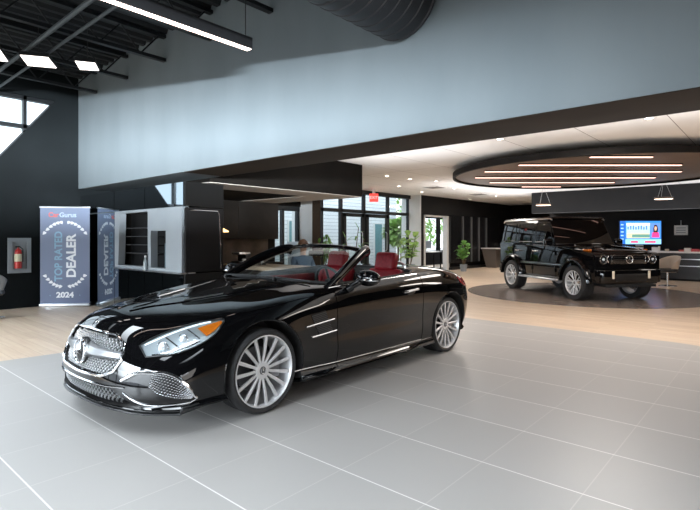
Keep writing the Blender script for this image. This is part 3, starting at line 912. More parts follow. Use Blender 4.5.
MB().tube(loop_front(grillep, .002), .009, 8, closed=True).build('grille_frame', chrome, gr)
# louvre wing each side of the star
for s in (1, -1):
    mb = MB()
    for (o1, hgt) in ((-.012, 1), ):
        rowsw = []
        for i in range(13):
            y = (.07 + .39 * i / 12) * s
            h_ = .052 - .030 * (i / 12) ** .7
            rowsw.append([S_front(y, .535 - .008 * i / 12 + t * h_, -.012 + (.016 if abs(t) < .6 else 0)) for t in (-1, -.5, 0, .5, 1)])
        mb.grid(rowsw)
    wg = mb.build('grille_bar', satin, gr); solidify(wg, .008)
# star emblem
sc = S_front(0, .513, .012)
MB().lathe([(.001, 0), (.094, 0), (.094, -.03)], c=sc - Vector((.018, 0, 0)), axis=(1, 0, .1), n=40, caps=False).build('emblem_backing', gb, gr)
star(MB(), sc, .088, (1, 0, .1), (0, 0, 1), th=.02, rr=.008).build('star_emblem', chrome, gr, ang=20)
star(MB(), S_front(0, .705, .004), .02, (.8, 0, .6), (-.6, 0, .8), th=.002).build('hood_badge', chrome, P_['hood'], ang=20)
# ---- lower intake
ib = MB(); z = .215; row = 0
while z < .31:
    y = -.56 + (row % 2) * .02
    while y < .57:
        if inpoly(y, z, [(a * .97, .26 + (b - .26) * .9) for a, b in intake]):
            for sg in (1, -1):
                c = S_front(y, z, -.03)
                ib.box(c, (.006, .026, .004), rot=Matrix.Rotation(sg * .55, 3, 'X'))
        y += .04
    z += .02; row += 1
ig = ib.build('lower_grille', satin, bump)
backing([(-.55, .20), (.55, .20), (.55, .31), (-.55, .31)], -.05, gb, 'intake_backing', ig)
strip_on([(2.36, -.58, .345), (2.36, -.4, .335), (2.36, 0, .33), (2.36, .4, .335), (2.3, .56, .34)], .007, chrome, 'intake_trim', bump, off=.001)
# splitter lip, chrome
L = [(1.93, -.875, .225), (1.98, -.855, .21), (2.05, -.80, .195), (2.2, -.63, .188), (2.32, -.35, .188), (2.35, 0, .188), (2.32, .35, .188), (2.2, .63, .188), (2.05, .80, .195), (1.98, .855, .21), (1.93, .875, .225)]
Q = crv([Vector(p) for p in L], 6)
mb = MB(); mb.tube([S_near(q, .006) for q in Q], .006, 8, sy=1.0).build('splitter', paint, bump)
mb = MB(); mb.grid([[q + Vector((.02, 0, -.006)) if False else S_near(q, .018) + Vector((0, 0, -.012)) for q in Q], [q * 1.0 + Vector((-.12, 0, -.03)) for q in Q]])
sp = mb.build('splitter_base', blackpl, bump); solidify(sp, .01)
# ---- corner intakes with chrome surrounds
def patch(top, bot, nu, nv, off, name, m, parent, s=1, thick=0, inset=0):
    T = crv([Vector(p) for p in top], nu); B = crv([Vector(p) for p in bot], nu)
    n = min(len(T), len(B))
    rws = []
    for j in range(nv + 1):
        t = inset + (1 - 2 * inset) * j / nv
        r = []
        for i in range(n):
            p = T[i].lerp(B[i], t)
            p = S_near(p, off); p.y *= s
            r.append(p)
        rws.append(r)
    o = MB().grid(rws).build(name, m, parent)
    if thick: solidify(o, thick)
    return o
fogT = [(2.150, .70, .435), (2.10, .755, .437), (2.035, .82, .405), (1.985, .852, .345), (1.94, .872, .27)]
fogB = [(2.165, .69, .35), (2.13, .745, .30), (2.07, .805, .272), (2.0, .845, .262), (1.94, .872, .258)]
openT = [(2.262, .52, .385), (2.215, .60, .425), (2.18, .65, .436), (2.150, .70, .435)]
openB = [(2.262, .53, .37), (2.23, .595, .372), (2.195, .645, .362), (2.16, .69, .35)]
for s in (1, -1):
    fp = patch(fogT, fogB, 5, 8, .003, 'corner_intake', gb, bump, s)
    patch(openT, openB, 5, 5, .003, 'corner_duct', gb, fp, s)
    mb = MB()
    Tq = crv([Vector(p) for p in fogT], 5); Bq = crv([Vector(p) for p in fogB], 5)
    for j in range(1, 9):
        for i in range(1, len(Tq) - 1):
            i0 = i + (.5 if j % 2 else 0)
            a = Tq[int(i0)].lerp(Tq[min(int(i0) + 1, len(Tq) - 1)], i0 % 1); b_ = Bq[int(i0)].lerp(Bq[min(int(i0) + 1, len(Bq) - 1)], i0 % 1)
            if (a - b_).length < .03: continue
            p = a.lerp(b_, j / 9)
            p = S_near(p, .008); p.y *= s
            mb.box(p, (.012, .017, .0075), rot=Matrix.Rotation(-.75 * s, 3, 'Z'), bev=.002, seg=1)
    mb.build('corner_mesh', chrome, fp)
    edge = [(2.262, .515, .375)] + openT[1:] + fogT[1:] + [(1.925, .878, .25), (1.96, .865, .232), (2.05, .80, .225), (2.15, .70, .225), (2.215, .615, .25), (2.262, .54, .30), (2.262, .515, .36)]
    E_ = crv([Vector(p) for p in edge[:-1]], 5)
    pts = [S_near(q, .004) for q in E_]
    for q in pts: q.y *= s
    mb = MB(); nb = 5 * (len(openT) + len(fogT) - 1)
    mb.tube(pts[:nb], .012, 8, sy=1); mb.build('corner_trim', chrome, fp)
    MB().tube(pts[nb - 3:], .005, 6).build('corner_line', chrome, fp)
# ---- headlamps
lampT = [(2.153, .548, .594), (2.075, .592, .642), (1.931, .648, .692), (1.794, .70, .722), (1.645, .784, .734)]
lampB = [(2.147, .624, .527), (2.03, .75, .543), (1.895, .819, .584), (1.756, .837, .648), (1.655, .80, .722)]
lampbase = mat('lamp_reflector', (.36, .39, .42), .35, .5)
for s in (1, -1):
    hl = patch(lampT, lampB, 6, 8, .003, 'headlight', lampbase, car, s)
    def LP(t, v, off=.01):
        T = crv([Vector(p) for p in lampT], 6); B = crv([Vector(p) for p in lampB], 6)
        i = t * (len(T) - 1); k = min(int(i), len(T) - 2); f = i - k
        p = S_near(T[k].lerp(T[k + 1], f).lerp(B[k].lerp(B[k + 1], f), v), off); p.y *= s
        return p
    for t, v, r in ((.24, .55, .040), (.46, .52, .034)):
        c = LP(t, v, -.012)
        mb = MB(); mb.sphere(c, r); mb.build('projector', mat('projector_lens', (.75, .82, .88), .04, .6, 1), hl)
        MB().tube([c + Vector((.012, .010 * s, 0)) + Vector((-.35, .75 * s, 0)).normalized() * (r * 1.15 * math.cos(2 * PI * k / 24)) + Vector((0, 0, r * 1.15 * math.sin(2 * PI * k / 24))) for k in range(24)], .0045, 6, closed=True).build('projector_ring', chrome, hl)
    drl = mat('drl_white', (.9, .92, .95), .3, emit=(.8, .9, 1), es=.5)
    MB().tube([LP(t, .14, .008) for t in [i / 14 for i in range(1, 13)]], .006, 6).build('light_strip', drl, hl)
    MB().tube([LP(t, .88, .008) for t in [i / 14 for i in range(1, 9)]], .005, 6).build('lower_strip', chrome, hl)
    for t in (.34, .57): MB().tube([LP(t, .2, .006), LP(t + .02, .8, .006)], .005, 6).build('lamp_fin', blackpl, hl)
    mb = MB(); rws = [[LP(t, v, .010) for t in [.66 + .30 * i / 8 for i in range(9)]] for v in (.35, .5, .68, .85)]
    mb.grid(rws).build('turn_signal', amber, hl)
    patch(lampT, lampB, 6, 8, .0165, 'lamp_cover', glass, hl, s)
    E_ = crv([Vector(p) for p in lampT], 5) + crv([Vector(p) for p in lampB], 5)[::-1]
    pts = [S_near(q, .010) for q in E_]
    for q in pts: q.y *= s
    MB().tube(pts, .0055, 6, closed=True).build('lamp_seal', blackpl, hl)
# ---- flank vents, handles, sill trims
for s in (1, -1):
    vp = [(.889, .695), (.72, .715), (.624, .517), (.785, .505)]
    T = [S_side(vp[0][0] + (vp[1][0] - vp[0][0]) * i / 6, vp[0][1] + (vp[1][1] - vp[0][1]) * i / 6, s) for i in range(7)]
    B = [S_side(vp[3][0] + (vp[2][0] - vp[3][0]) * i / 6, vp[3][1] + (vp[2][1] - vp[3][1]) * i / 6, s) for i in range(7)]
    y_ = Vector((0, s, 0))
    fv_ = MB().grid([[T[i].lerp(B[i], j / 6) + y_ * .003 for i in range(7)] for j in range(7)]).build('fender_vent', gb, body)
    mb = MB()
    for j in range(1, 14):
        mb.tube([T[0].lerp(B[0], j / 14) + y_ * .006, T[6].lerp(B[6], j / 14) + y_ * .006], .0035, 5)
    mb.build('vent_slat', mat('slat_grey', (.10, .10, .105), .35, .5), fv_)
    mb = MB()
    for (a, b_) in (((.95, .603), (.613, .632)), ((.885, .511), (.585, .53))):
        mb.tube([S_side(a[0] + (b_[0] - a[0]) * i / 6, a[1] + (b_[1] - a[1]) * i / 6, s, .008) for i in range(7)], .0065, 6)
    mb.build('vent_blade', chrome, fv_)
    d = P_['doorL'] if s > 0 else P_['doorR']
    hP = [S_side(x, z, s, o) for x, z, o in ((-.44, .775, .002), (-.47, .777, .03), (-.56, .782, .035), (-.65, .785, .03), (-.68, .786, .002))]
    MB().tube(crv(hP, 5), .012, 8).build('door_handle', chrome, d)
    hr = S_side(-.56, .765, s, .001)
    MB().sphere(hr, .05, sc=(1.6, .06, .6)).build('handle_recess', gb, d)
    strip_on([(1.06, .9 * s, .262), (.6, .9 * s, .247), (0, .9 * s, .24), (-.78, .9 * s, .238)], .004, satin, 'sill_trim', body, off=.001)
    sk = [(1.0, .84, .185), (.5, .83, .18), (0, .83, .178), (-.5, .83, .178), (-1.0, .84, .182)]
    rs_ = [[Vector((x, (y + .075) * s, z + .03)), Vector((x, (y + .085) * s, z - .01)), Vector((x, (y - .04) * s, z - .03)), Vector((x, (y - .12) * s, z - .03))] for x, y, z in sk]
    ss = MB().grid(rs_).build('side_skirt', paint, body); solidify(ss, .015)
    # belt trim
    strip_on([(.60, .835 * s, .895), (.3, .835 * s, .905), (0, .835 * s, .913), (-.4, .835 * s, .925), (-.78, .835 * s, .942)], .006, chrome, 'belt_trim', d, off=.002)
    # tail lamp
    tT = [(-1.60, .87, .86), (-1.75, .83, .862), (-1.88, .74, .855), (-1.96, .58, .85), (-1.99, .45, .845)]
    tB = [(-1.62, .90, .80), (-1.76, .87, .735), (-1.90, .77, .70), (-1.99, .58, .70), (-2.02, .45, .72)]
    patch(tT, tB, 5, 5, .006, 'tail_light', redlens, car, s, thick=.008)
# number-plate-less rear diffuser
MB().bx(-2.07, -1.95, -.6, .6, .17, .24, bev=.02).build('rear_diffuser', blackpl, P_['rear'])
# hood scoops: two raised fins with dark slots
for s in (1, -1):
    for k in range(1):
        P = [S_top(1.62 - .30 * i / 10, (.20 + .10 * i / 10) * s, .008) for i in range(11)]
        MB().tube(P, .007, 8).build('hood_vent_trim', satin, P_['hood'])
        Qs = [[S_top(1.60 - .28 * i / 10, (.215 + .10 * i / 10 + t) * s, .003) for i in range(11)] for t in (0, .03, .06)]
        MB().grid(Qs).build('hood_vent', gb, P_['hood'])
# hood power bulges as raised creases
for s in (1, -1):
    P = [S_top(2.02 - 1.15 * i / 20, (.10 + .36 * i / 20) * s, -.006) for i in range(21)]
    MB().tube(P, .014, 10).build('hood_crease', paint, P_['hood'])
# ---- cockpit edge
pts = []
for a, b_ in zip(ck, ck[1:] + ck[:1]):
    for t in range(6):
        x = a[0] + (b_[0] - a[0]) * t / 6; y = a[1] + (b_[1] - a[1]) * t / 6
        pts.append(S_top(x, y, 0))
MB().tube(pts, .014, 8, closed=True).build('cockpit_seal', cutm, body)
# ---- windshield
base = [(.50, .775, .885), (.60, .55, .925), (.66, .28, .95), (.68, 0, .957), (.66, -.28, .95), (.60, -.55, .925), (.50, -.775, .885)]
head = [(-.215, .60, 1.185), (-.145, .42, 1.222), (-.105, .21, 1.238), (-.095, 0, 1.243), (-.105, -.21, 1.238), (-.145, -.42, 1.222), (-.215, -.60, 1.185)]
Bc, Hc = crv([Vector(p) for p in base], 4), crv([Vector(p) for p in head], 4)
rws = []
for j in range(9):
    t = j / 8
    rws.append([Bc[i].lerp(Hc[i], t) + Vector((.02, 0, .028)) * math.sin(PI * t) for i in range(len(Bc))])
fr = MB().tube([h + Vector((-.01, 0, .004)) for h in Hc], .022, 10, sx=1.5).build('windshield_frame', paint, car)
for s in (1, -1):
    P = [Vector((.60, .80 * s, .865)), Vector((.40, .775 * s, .975)), Vector((.13, .715 * s, 1.10)), Vector((-.10, .645 * s, 1.185)), Vector((-.21, .60 * s, 1.20)), Vector((-.25, .575 * s, 1.19))]
    Q = crv(P, 6)
    MB().tube(Q, [.040 + .014 * i / (len(Q) - 1) for i in range(len(Q))], 12, sx=.75, sy=1.1).build('pillar', paint, fr)
    MB().prism([(.62, .85), (.46, .92), (.36, .92), (.42, .88)], (0, .80 * s - .01, 0), (1, 0, 0), (0, 0, 1), (0, 1, 0), .02).build('quarter_trim', blackpl, fr)
MB().grid(rws).build('windshield', carglass, fr)
MB().tube([b + Vector((.012, 0, -.006)) for b in Bc], .010, 8).build('cowl_seal', rubber, fr)
for s, y0, y1 in ((1, .12, .66), (-1, -.60, -.02)):
    wp = MB(); n = 10
    Q = [S_top(.72 + .0 * i - .10 * abs(y0 + (y1 - y0) * i / n), y0 + (y1 - y0) * i / n, .022) for i in range(n + 1)]
    wp.tube(Q, .007, 6); wp.cyl(Q[0 if s < 0 else 2] + Vector((.02, 0, -.04)), Q[0 if s < 0 else 2], .014, n=8)
    wp.build('wiper', blackpl, fr)
MB().box((-.08, 0, 1.165), (.03, .22, .06), bev=.012).build('rear_view_mirror', blackpl, fr)
# ---- cabin
MB().prism([(.62, .50), (.62, .90), (.50, .905), (.30, .86), (.26, .78), (.34, .62), (.34, .50)], (0, -.74, 0), (1, 0, 0), (0, 0, 1), (0, 1, 0), 1.48, bev=.015).build('dashboard', cutm, car)
MB().bx(-.86, .4, -.10, .10, .345, .60, bev=.03).build('centre_console', cutm, car)
for s in (1, -1):
    MB().bx(-.80, .40, .745 * s, .785 * s, .45, .88, bev=.012).build('door_card', redlea, car)
stw = MB()
Rm = Euler((0, math.radians(-68), 0)).to_matrix()
cw = Vector((.10, .38, .875))
stw.tube([cw + Rm @ Vector((.175 * math.cos(2 * PI * k / 32), .175 * math.sin(2 * PI * k / 32), 0)) for k in range(32)], .014, 8, closed=True)
for a in (0, PI, -PI / 2 + .0):
    stw.tube([cw + Rm @ Vector((.03 * math.cos(a + PI / 2), .03 * math.sin(a + PI / 2), 0)), cw + Rm @ Vector((.17 * math.cos(a + PI / 2), .17 * math.sin(a + PI / 2), 0))], .013, 6)
stw.lathe([(.001, .02), (.045, .015), (.055, -.02), (.04, -.03)], c=cw, axis=Rm @ Vector((0, 0, 1)), n=24)
stw.cyl(cw, cw + Vector((.22, 0, -.06)), .03)
stw.build('steering_wheel', darklea, car)
seat0 = None
for s in (1, -1):
    st = MB()
    st.box((-.50, .38 * s, .50), (.52, .50, .16), rot=Euler((0, math.radians(-6), 0)).to_matrix(), bev=.05, seg=3)
    seat = st.build('seat', redlea, car)
    tilt = Euler((0, math.radians(-14), 0)).to_matrix()
    mb = MB(); mb.box((-.80, .38 * s, .73), (.15, .48, .50), rot=tilt, bev=.055, seg=4)
    mb.box((-.745, (.38 + .2) * s, .72), (.12, .07, .42), rot=tilt, bev=.03, seg=3); mb.box((-.745, (.38 - .2) * s, .72), (.12, .07, .42), rot=tilt, bev=.03, seg=3)
    mb.build('backrest', redlea, seat)
    mb = MB(); mb.box((-.85, .38 * s, 1.055), (.12, .28, .22), rot=tilt, bev=.045, seg=4)
    hd = mb.build('headrest', redlea, seat)
    MB().box((-.80, .38 * s, 1.0), (.02, .15, .05), rot=tilt, bev=.008).build('headrest_slot', darklea, seat)
    # roll hoop behind each seat
    MB().tube(crv([Vector((-1.0, (.38 - .16) * s, .93)), Vector((-1.0, (.38 - .14) * s, 1.02)), Vector((-1.01, .38 * s, 1.045)), Vector((-1.0, (.38 + .14) * s, 1.02)), Vector((-1.0, (.38 + .16) * s, .93))], 6), .016, 8).build('roll_hoop', satin, car)
MB().bx(-.99, -.90, -.70, .70, .45, .955, bev=.02).build('rear_bulkhead', cutm, car)
# ---- door mirrors
for s in (1, -1):
    mb = MB()
    mb.sphere((.275, 1.015 * s, .968), .1, seg=24, rings=14, sc=(.78, 1.35, .74))
    head_ = mb.build('mirror', paint, car)
    MB().tube([(.40, .88 * s, .868), (.37, .93 * s, .905), (.31, .98 * s, .945)], [.035, .028, .03], 10, sx=.6).build('mirror_arm', paint, head_)
    MB().tube([Vector((.275 + .081 * math.cos(a), 1.015 * s + .138 * math.sin(a) * s, .955)) for a in [(-.9 + 2.2 * i / 12) for i in range(13)]], .011, 8).build('indicator_strip', chrome, head_)
    MB().sphere((.235, 1.015 * s, .968), .09, sc=(.45, 1.3, .70)).build('mirror_glass', chrome, head_)
# underbody tray so daylight does not pass through the car
MB().bx(-1.9, 2.1, -.62, .62, .155, .168).build('underbody', blackpl, body)
# park the car on its four tyres
MB().bx(-1.25, 1.25, -.55, .55, .168, .30).build('floor_pan', blackpl, body)
# ================================================================ BOXY OFF-ROADER
gc = uv(5.32, 12.03)
gf = uv(.21, -.978)
suv = thing('boxy_offroad_car', 'glossy black boxy four-door off-road car standing on the dark round floor area', 'car', (gc[0], gc[1], 0), math.atan2(gf[1], gf[0]))
HW = .78
FXg, RXg, RG = 1.235, -1.28, .372
# lower body: side outline extruded across, arches cut, nose tapering is in plan
def gboolean(obj, cutters):
    for c in cutters:
        md = obj.modifiers.new('b', 'BOOLEAN'); md.object = c; md.operation = 'DIFFERENCE'; md.solver = 'EXACT'
    bake(obj)
    for c in cutters: bpy.data.objects.remove(c)
    shade(obj.data, 30)
low = [(-1.93, .42), (1.80, .42), (1.86, .50), (1.86, .98), (1.80, 1.03), (.70, 1.12), (.56, 1.19), (-1.93, 1.22)]
mb = MB(); mb.prism(low, (0, -HW, 0), (1, 0, 0), (0, 0, 1), (0, 1, 0), HW * 2, bev=.03)
gbody = mb.build('body_shell', paint, suv, ang=30)
cs = []
for x in (FXg, RXg):
    for s in (1, -1):
        cs.append(cutter(MB().cyl((x, .48 * s, RG + .02), (x, 1.1 * s, RG + .02), .44, n=40)))
gboolean(gbody, cs)
# greenhouse with four pillars: a frame cut by real window openings
gh_bot = [(.56, -HW + .01), (.56, HW - .01), (-1.90, HW - .01), (-1.90, -HW + .01)]
gh_top = [(.27, -.70), (.27, .70), (-1.78, .70), (-1.78, -.70)]
m = MB()
b0 = [m.bm.verts.new((x, y, 1.18)) for x, y in gh_bot]; t0 = [m.bm.verts.new((x, y, 1.78)) for x, y in gh_top]
m.bm.faces.new(b0); m.bm.faces.new(t0[::-1])
for i in range(4): m.bm.faces.new((b0[i], b0[(i + 1) % 4], t0[(i + 1) % 4], t0[i]))
bmesh.ops.bevel(m.bm, geom=m.bm.edges[:], offset=.03, segments=2, profile=.5, affect='EDGES')
gh = m.build('cabin_frame', paint, suv, ang=30)
inner = MB()
b0 = [inner.bm.verts.new((x * .975, y * .945, 1.14)) for x, y in gh_bot]; t0 = [inner.bm.verts.new((x * .97 if x < 0 else x * .88, y * .94, 1.73)) for x, y in gh_top]
inner.bm.faces.new(b0); inner.bm.faces.new(t0[::-1])
for i in range(4): inner.bm.faces.new((b0[i], b0[(i + 1) % 4], t0[(i + 1) % 4], t0[i]))
ws = [(-.11, .47), (-1.03, -.22), (-1.70, -1.14)]
sidewin = [[(-.26, 1.235), (.44, 1.235), (.245, 1.70), (-.26, 1.70)], [(-1.03, 1.24), (-.40, 1.24), (-.40, 1.70), (-1.03, 1.70)], [(-1.76, 1.25), (-1.17, 1.25), (-1.17, 1.69), (-1.68, 1.69)]]
cs = [cutter(inner)]
for pw in sidewin: cs.append(cutter(MB().prism(pw, (0, -1, 0), (1, 0, 0), (0, 0, 1), (0, 1, 0), 2)))
cs.append(cutter(MB().prism([(-.66, 1.215), (.66, 1.215), (.60, 1.715), (-.60, 1.715)], (0, 0, 0), (0, 1, 0), (0, 0, 1), (1, 0, 0), 1)))
cs.append(cutter(MB().prism([(-.6, 1.28), (.6, 1.28), (.55, 1.68), (-.55, 1.68)], (-3, 0, 0), (0, 1, 0), (0, 0, 1), (1, 0, 0), 1.5)))
gboolean(gh, cs)
def side_y(z): return HW - .01 - (z - 1.18) / .60 * (HW - .71)
for s in (1, -1):
    for pw in sidewin:
        V = [(x, s * (side_y(z) - .02), z) for x, z in pw]
        g_ = MB(); g_.bm.faces.new([g_.bm.verts.new(v) for v in V])
        o = g_.build('side_window', thinglass('side_glass', (.45, .5, .48), 1.5), gh); solidify(o, .006)
        E_ = dens(V + [V[0]], 3)[:-1]
        MB().tube([Vector(e) + Vector((0, .022 * s, 0)) for e in E_], .008, 6, closed=True).build('window_seal', blackpl, o)
wsx = lambda z: .56 - (z - 1.18) / .60 * .29
V = [(wsx(1.215) - .015, -.66, 1.215), (wsx(1.215) - .015, .66, 1.215), (wsx(1.715) - .015, .60, 1.715), (wsx(1.715) - .015, -.60, 1.715)]
g_ = MB(); g_.bm.faces.new([g_.bm.verts.new(v) for v in V]); o = g_.build('windshield', thinglass('dim_glass', (.6, .64, .64), 1.4), gh); solidify(o, .006)
V = [(-1.87, -.6, 1.28), (-1.87, .6, 1.28), (-1.80, .55, 1.68), (-1.80, -.55, 1.68)]
g_ = MB(); g_.bm.faces.new([g_.bm.verts.new(v) for v in V]); o = g_.build('rear_window', tintglass, gh); solidify(o, .006)
# roof skin with gutters
m = MB(); m.box((-.755, 0, 1.80), (2.08, 1.40, .05), bev=.022, seg=3)
rf = m.build('roof', paint, suv)
for s in (1, -1):
    MB().tube([(.31, .69 * s, 1.755), (.25, .715 * s, 1.785), (-1.76, .715 * s, 1.785), (-1.84, .70 * s, 1.74)], .016, 8).build('rain_gutter', satin, rf)
# hood with raised centre and fender tops
m = MB(); m.prism([(.60, 1.125), (.64, 1.175), (1.70, 1.085), (1.79, 1.055), (1.80, 1.0), (.60, 1.0)], (0, -.56, 0), (1, 0, 0), (0, 0, 1), (0, 1, 0), 1.12, bev=.02)
hd = m.build('hood', paint, suv)
for s in (1, -1):
    m = MB(); m.prism([(.75, 1.15), (.80, 1.185), (1.55, 1.12), (1.68, 1.08)], (0, (.34 if s > 0 else -.54), 0), (1, 0, 0), (0, 0, 1), (0, 1, 0), .20, bev=.008); m.build('hood_ridge', paint, hd)
    m = MB(); m.box((1.50, .68 * s, 1.075), (.20, .085, .045), bev=.018, seg=3); m.build('fender_indicator', amber, suv)
# flared arches
for x in (FXg, RXg):
    for s in (1, -1):
        rs_ = []
        for k in range(29):
            a = -.12 + (PI + .24) * k / 28
            c_, s_ = math.cos(a), math.sin(a)
            P = []
            for r, y in ((.440, HW - .04), (.440, HW + .065), (.452, HW + .078), (.475, HW + .078), (.50, HW + .05), (.535, HW - .002)):
                xx = x + r * c_; zz = RG + .02 + r * s_
                if r > .5 and False: pass
                P.append((xx, y * s, max(zz, .40)))
            rs_.append(P)
        o = MB().grid(rs_).build('fender_flare', paint, gbody); solidify(o, .012)
# wheels
if True:
    gw = make_wheel(suv, R=RG, lip=.262, hw=.125, nsp=8, tread=(-.07, -.025, .025, .07), style=1, rimm=alloy)
    gw.location = (FXg, .70, RG)
    for x, s in ((RXg, 1), (FXg, -1), (RXg, -1)):
        c = copy_tree(gw, suv); c.location = (x, .70 * s, RG); c.rotation_euler = (0, .3 * s, 0 if s > 0 else PI)
# side trim, handles, shut lines, running boards, mirrors
for s in (1, -1):
    m = MB(); m.bx(-.86, .80, HW * s, (HW + .022) * s, .70, .755, bev=.008); m.build('side_moulding', blackpl, gbody)
    m = MB(); m.bx(-.86, .80, (HW + .02) * s, (HW + .026) * s, .722, .734); m.build('moulding_strip', chrome, gbody)
    m = MB(); m.bx(-1.92, 1.80, (HW - .002) * s, (HW + .008) * s, 1.135, 1.155, bev=.004); m.build('shoulder_crease', paint, gbody)
    for i, (x0, x1) in enumerate(((-.34, .58), (-1.12, -.36))):
        sl = MB(); y = (HW + .001) * s
        zb = .46
        pts = [(x0, y, zb), (x0, y, 1.19), (x1, y, 1.19), (x1, y, zb)] if i == 0 else [(x0 + .14, y, zb + .05), (x0, y, .80), (x0, y, 1.19), (x1, y, 1.19), (x1, y, zb)]
        dr = sl.tube(dens(pts, 4), .004, 4).build('door_gap', gap, gbody)
        h = MB(); hx = x0 + .12
        h.tube([(hx - .06, (HW + .0) * s, 1.02), (hx - .06, (HW + .04) * s, 1.02), (hx + .10, (HW + .04) * s, 1.02), (hx + .10, (HW + .0) * s, 1.02)], .011, 8)
        h.build('door_handle', chrome, gbody)
        for zz in (.60, .98):
            MB().cyl((x1 + .0, (HW + .015) * s, zz - .04), (x1, (HW + .015) * s, zz + .04), .014, n=8).build('door_hinge', paint, gbody)
    m = MB(); m.box((-.03, (HW + .02) * s, .385), (1.62, .17, .045), bev=.015, seg=3); rb = m.build('running_board', satin, suv)
    m = MB(); m.box((.50, (HW + .15) * s, 1.235), (.09, .20, .15), bev=.035, seg=3); mr = m.build('mirror', paint, suv)
    MB().tube([(.50, (HW - .01) * s, 1.17), (.50, (HW + .09) * s, 1.19)], .025, 8).build('mirror_arm', blackpl, mr)
    MB().box((.452, (HW + .15) * s, 1.24), (.004, .165, .115)).build('mirror_glass', chrome, mr)
    # headlamps
    lx = 1.865; ly = .585 * s
    m = MB(); m.lathe([(.001, .004), (.082, .004), (.092, .012), (.10, .010), (.104, -.02)], c=(lx, ly, .892), axis=(1, 0, 0), n=36, caps=False); hl = m.build('headlight', mat('gloss_panel', (.006, .006, .007), .12, 0, 1), suv)
    MB().lathe([(.001, .008), (.078, .008), (.078, .0)], c=(lx, ly, .892), axis=(1, 0, 0), n=32, caps=False).build('lamp_bowl', mat('lamp_bowl', (.03, .033, .036), .15, .3, 1), hl)
    MB().sphere((lx + .01, ly, .892), .03, sc=(.6, 1, 1)).build('projector', mat('projector_lens', (.75, .82, .88), .04, .6, 1), hl)
    MB().tube([(lx + .014, ly + .082 * math.cos(a), .892 + .082 * math.sin(a)) for a in [2 * PI * k / 28 for k in range(28)]], .007, 6, closed=True).build('light_ring', chrome, hl)
    # chevron beside lamp
    MB().tube([(lx + .006, (.47) * s, .965), (lx + .006, .505 * s, .895), (lx + .006, .47 * s, .83)], .009, 6).build('lamp_chevron', chrome, hl)
# nose panel with rounded bright outline
m = MB(); m.bx(1.855, 1.885, -.43, .43, .795, .985, bev=.012); gp_ = m.build('grille', mat('gloss_panel', (.006, .006, .007), .12, 0, 1), suv)
P = rr_poly(0, .89, .80, .17, .05, 5)
MB().tube([(1.888, a, b_) for a, b_ in P], .0045, 6, closed=True).build('grille_outline', chrome, gp_)
for k in range(3):
    MB().bx(1.884, 1.890, -.36, .36, .835 + k * .048, .843 + k * .048).build('grille_slat', blackpl, gp_)
star(MB(), (1.905, 0, .89), .078, (1, 0, 0), (0, 0, 1), rr=.008).build('star_emblem', chrome, gp_, ang=20)
# bumper
m = MB(); m.prism([(-.74, 1.80), (-.64, 1.95), (.64, 1.95), (.74, 1.80), (.60, 1.72), (-.60, 1.72)], (0, 0, .39), (0, 1, 0), (1, 0, 0), (0, 0, 1), .30, bev=.03)
bmp = m.build('front_bumper', paint, suv)
MB().bx(1.90, 1.962, -.36, .36, .45, .60, bev=.01).build('bumper_intake', gb, bmp)
for s in (1, -1):
    MB().bx(1.94, 1.968, (.40 if s > 0 else -.45), (.45 if s > 0 else -.40), .50, .66, bev=.008).build('bumper_lamp', mat('warm_lens', (.75, .66, .52), .2, coat=1), bmp)
    m = MB(); m.bx(1.60, 1.90, .66 * s, .77 * s, .41, .69, bev=.03); m.build('bumper_corner', paint, bmp)
MB().bx(1.5, 1.95, -.60, .60, .33, .385, bev=.01).build('skid_plate', dark, bmp)
m = MB(); m.bx(-2.02, -1.90, -.76, .76, .42, .60, bev=.03); m.build('rear_bumper', paint, suv)
for s in (1, -1):
    MB().bx(-1.96, -1.92, .62 * s, .74 * s, .62, .74, bev=.01).build('tail_light', redlens, suv)
# spare wheel box on the rear door
m = MB(); m.lathe([(.001, -.14), (.30, -.14), (.34, -.10), (.345, .0)], c=(-1.94, -.05, .92), axis=(1, 0, 0), n=40, caps=False); m.build('spare_wheel_cover', paint, suv)
# floor, seats seen through the glass
MB().bx(-1.8, 1.7, -.70, .70, .40, .46).build('underbody', blackpl, gbody)
for s in (1, -1):
    for x in (-.15, -.98):
        m = MB(); m.box((x, .36 * s, 1.12), (.12, .42, .5), rot=Euler((0, -.15, 0)).to_matrix(), bev=.04); m.box((x - .05, .36 * s, 1.46), (.09, .22, .15), bev=.03)
        m.build('seat', darklea, suv)
stw = MB(); cw = Vector((.25, .36, 1.20)); Rm = Euler((0, math.radians(-65), 0)).to_matrix()
stw.tube([cw + Rm @ Vector((.17 * math.cos(2 * PI * k / 28), .17 * math.sin(2 * PI * k / 28), 0)) for k in range(28)], .014, 8, closed=True)
stw.build('steering_wheel', darklea, suv)
# ================================================================ KIOSK, COFFEE BAR
gloss = mat('dark_glass_panel', (.30, .34, .37), .03, 1)
KU, KR = -6.90, 4.69       # right end of the kiosk face, rear edge of its side
kio = thing('kiosk', 'built-in kiosk of dark glass panels with a light grey framed serving window', 'kiosk', (-9, WV + .03, 0))
kx = lambda u: u + 9
F0 = .03
def kb(name, u0, u1, y0, y1, z0, z1, m, par, bev=0): return MB().bx(kx(u0), kx(u1), y0, y1, z0, z1, bev=bev).build(name, m, par)
core = kb('core', WL + .01, KU, .30, KR - WV, 0, 2.19, espresso, kio)
cols = [WL + .01] + [px_on_v(p, WV) for p in (112.5, 143, 181.5)]
for a, b_ in zip(cols, cols[1:]): kb('glass_panel', a + .008, b_ - .008, 0, .05, 1.82, 2.19, gloss, kio)
cols = [px_on_v(p, WV) for p in (113, 126.5, 142.5, 160.5, 181.5)]
kb('glass_panel', WL + .01, cols[0] - .008, 0, .05, .0, 1.80, gloss, kio)
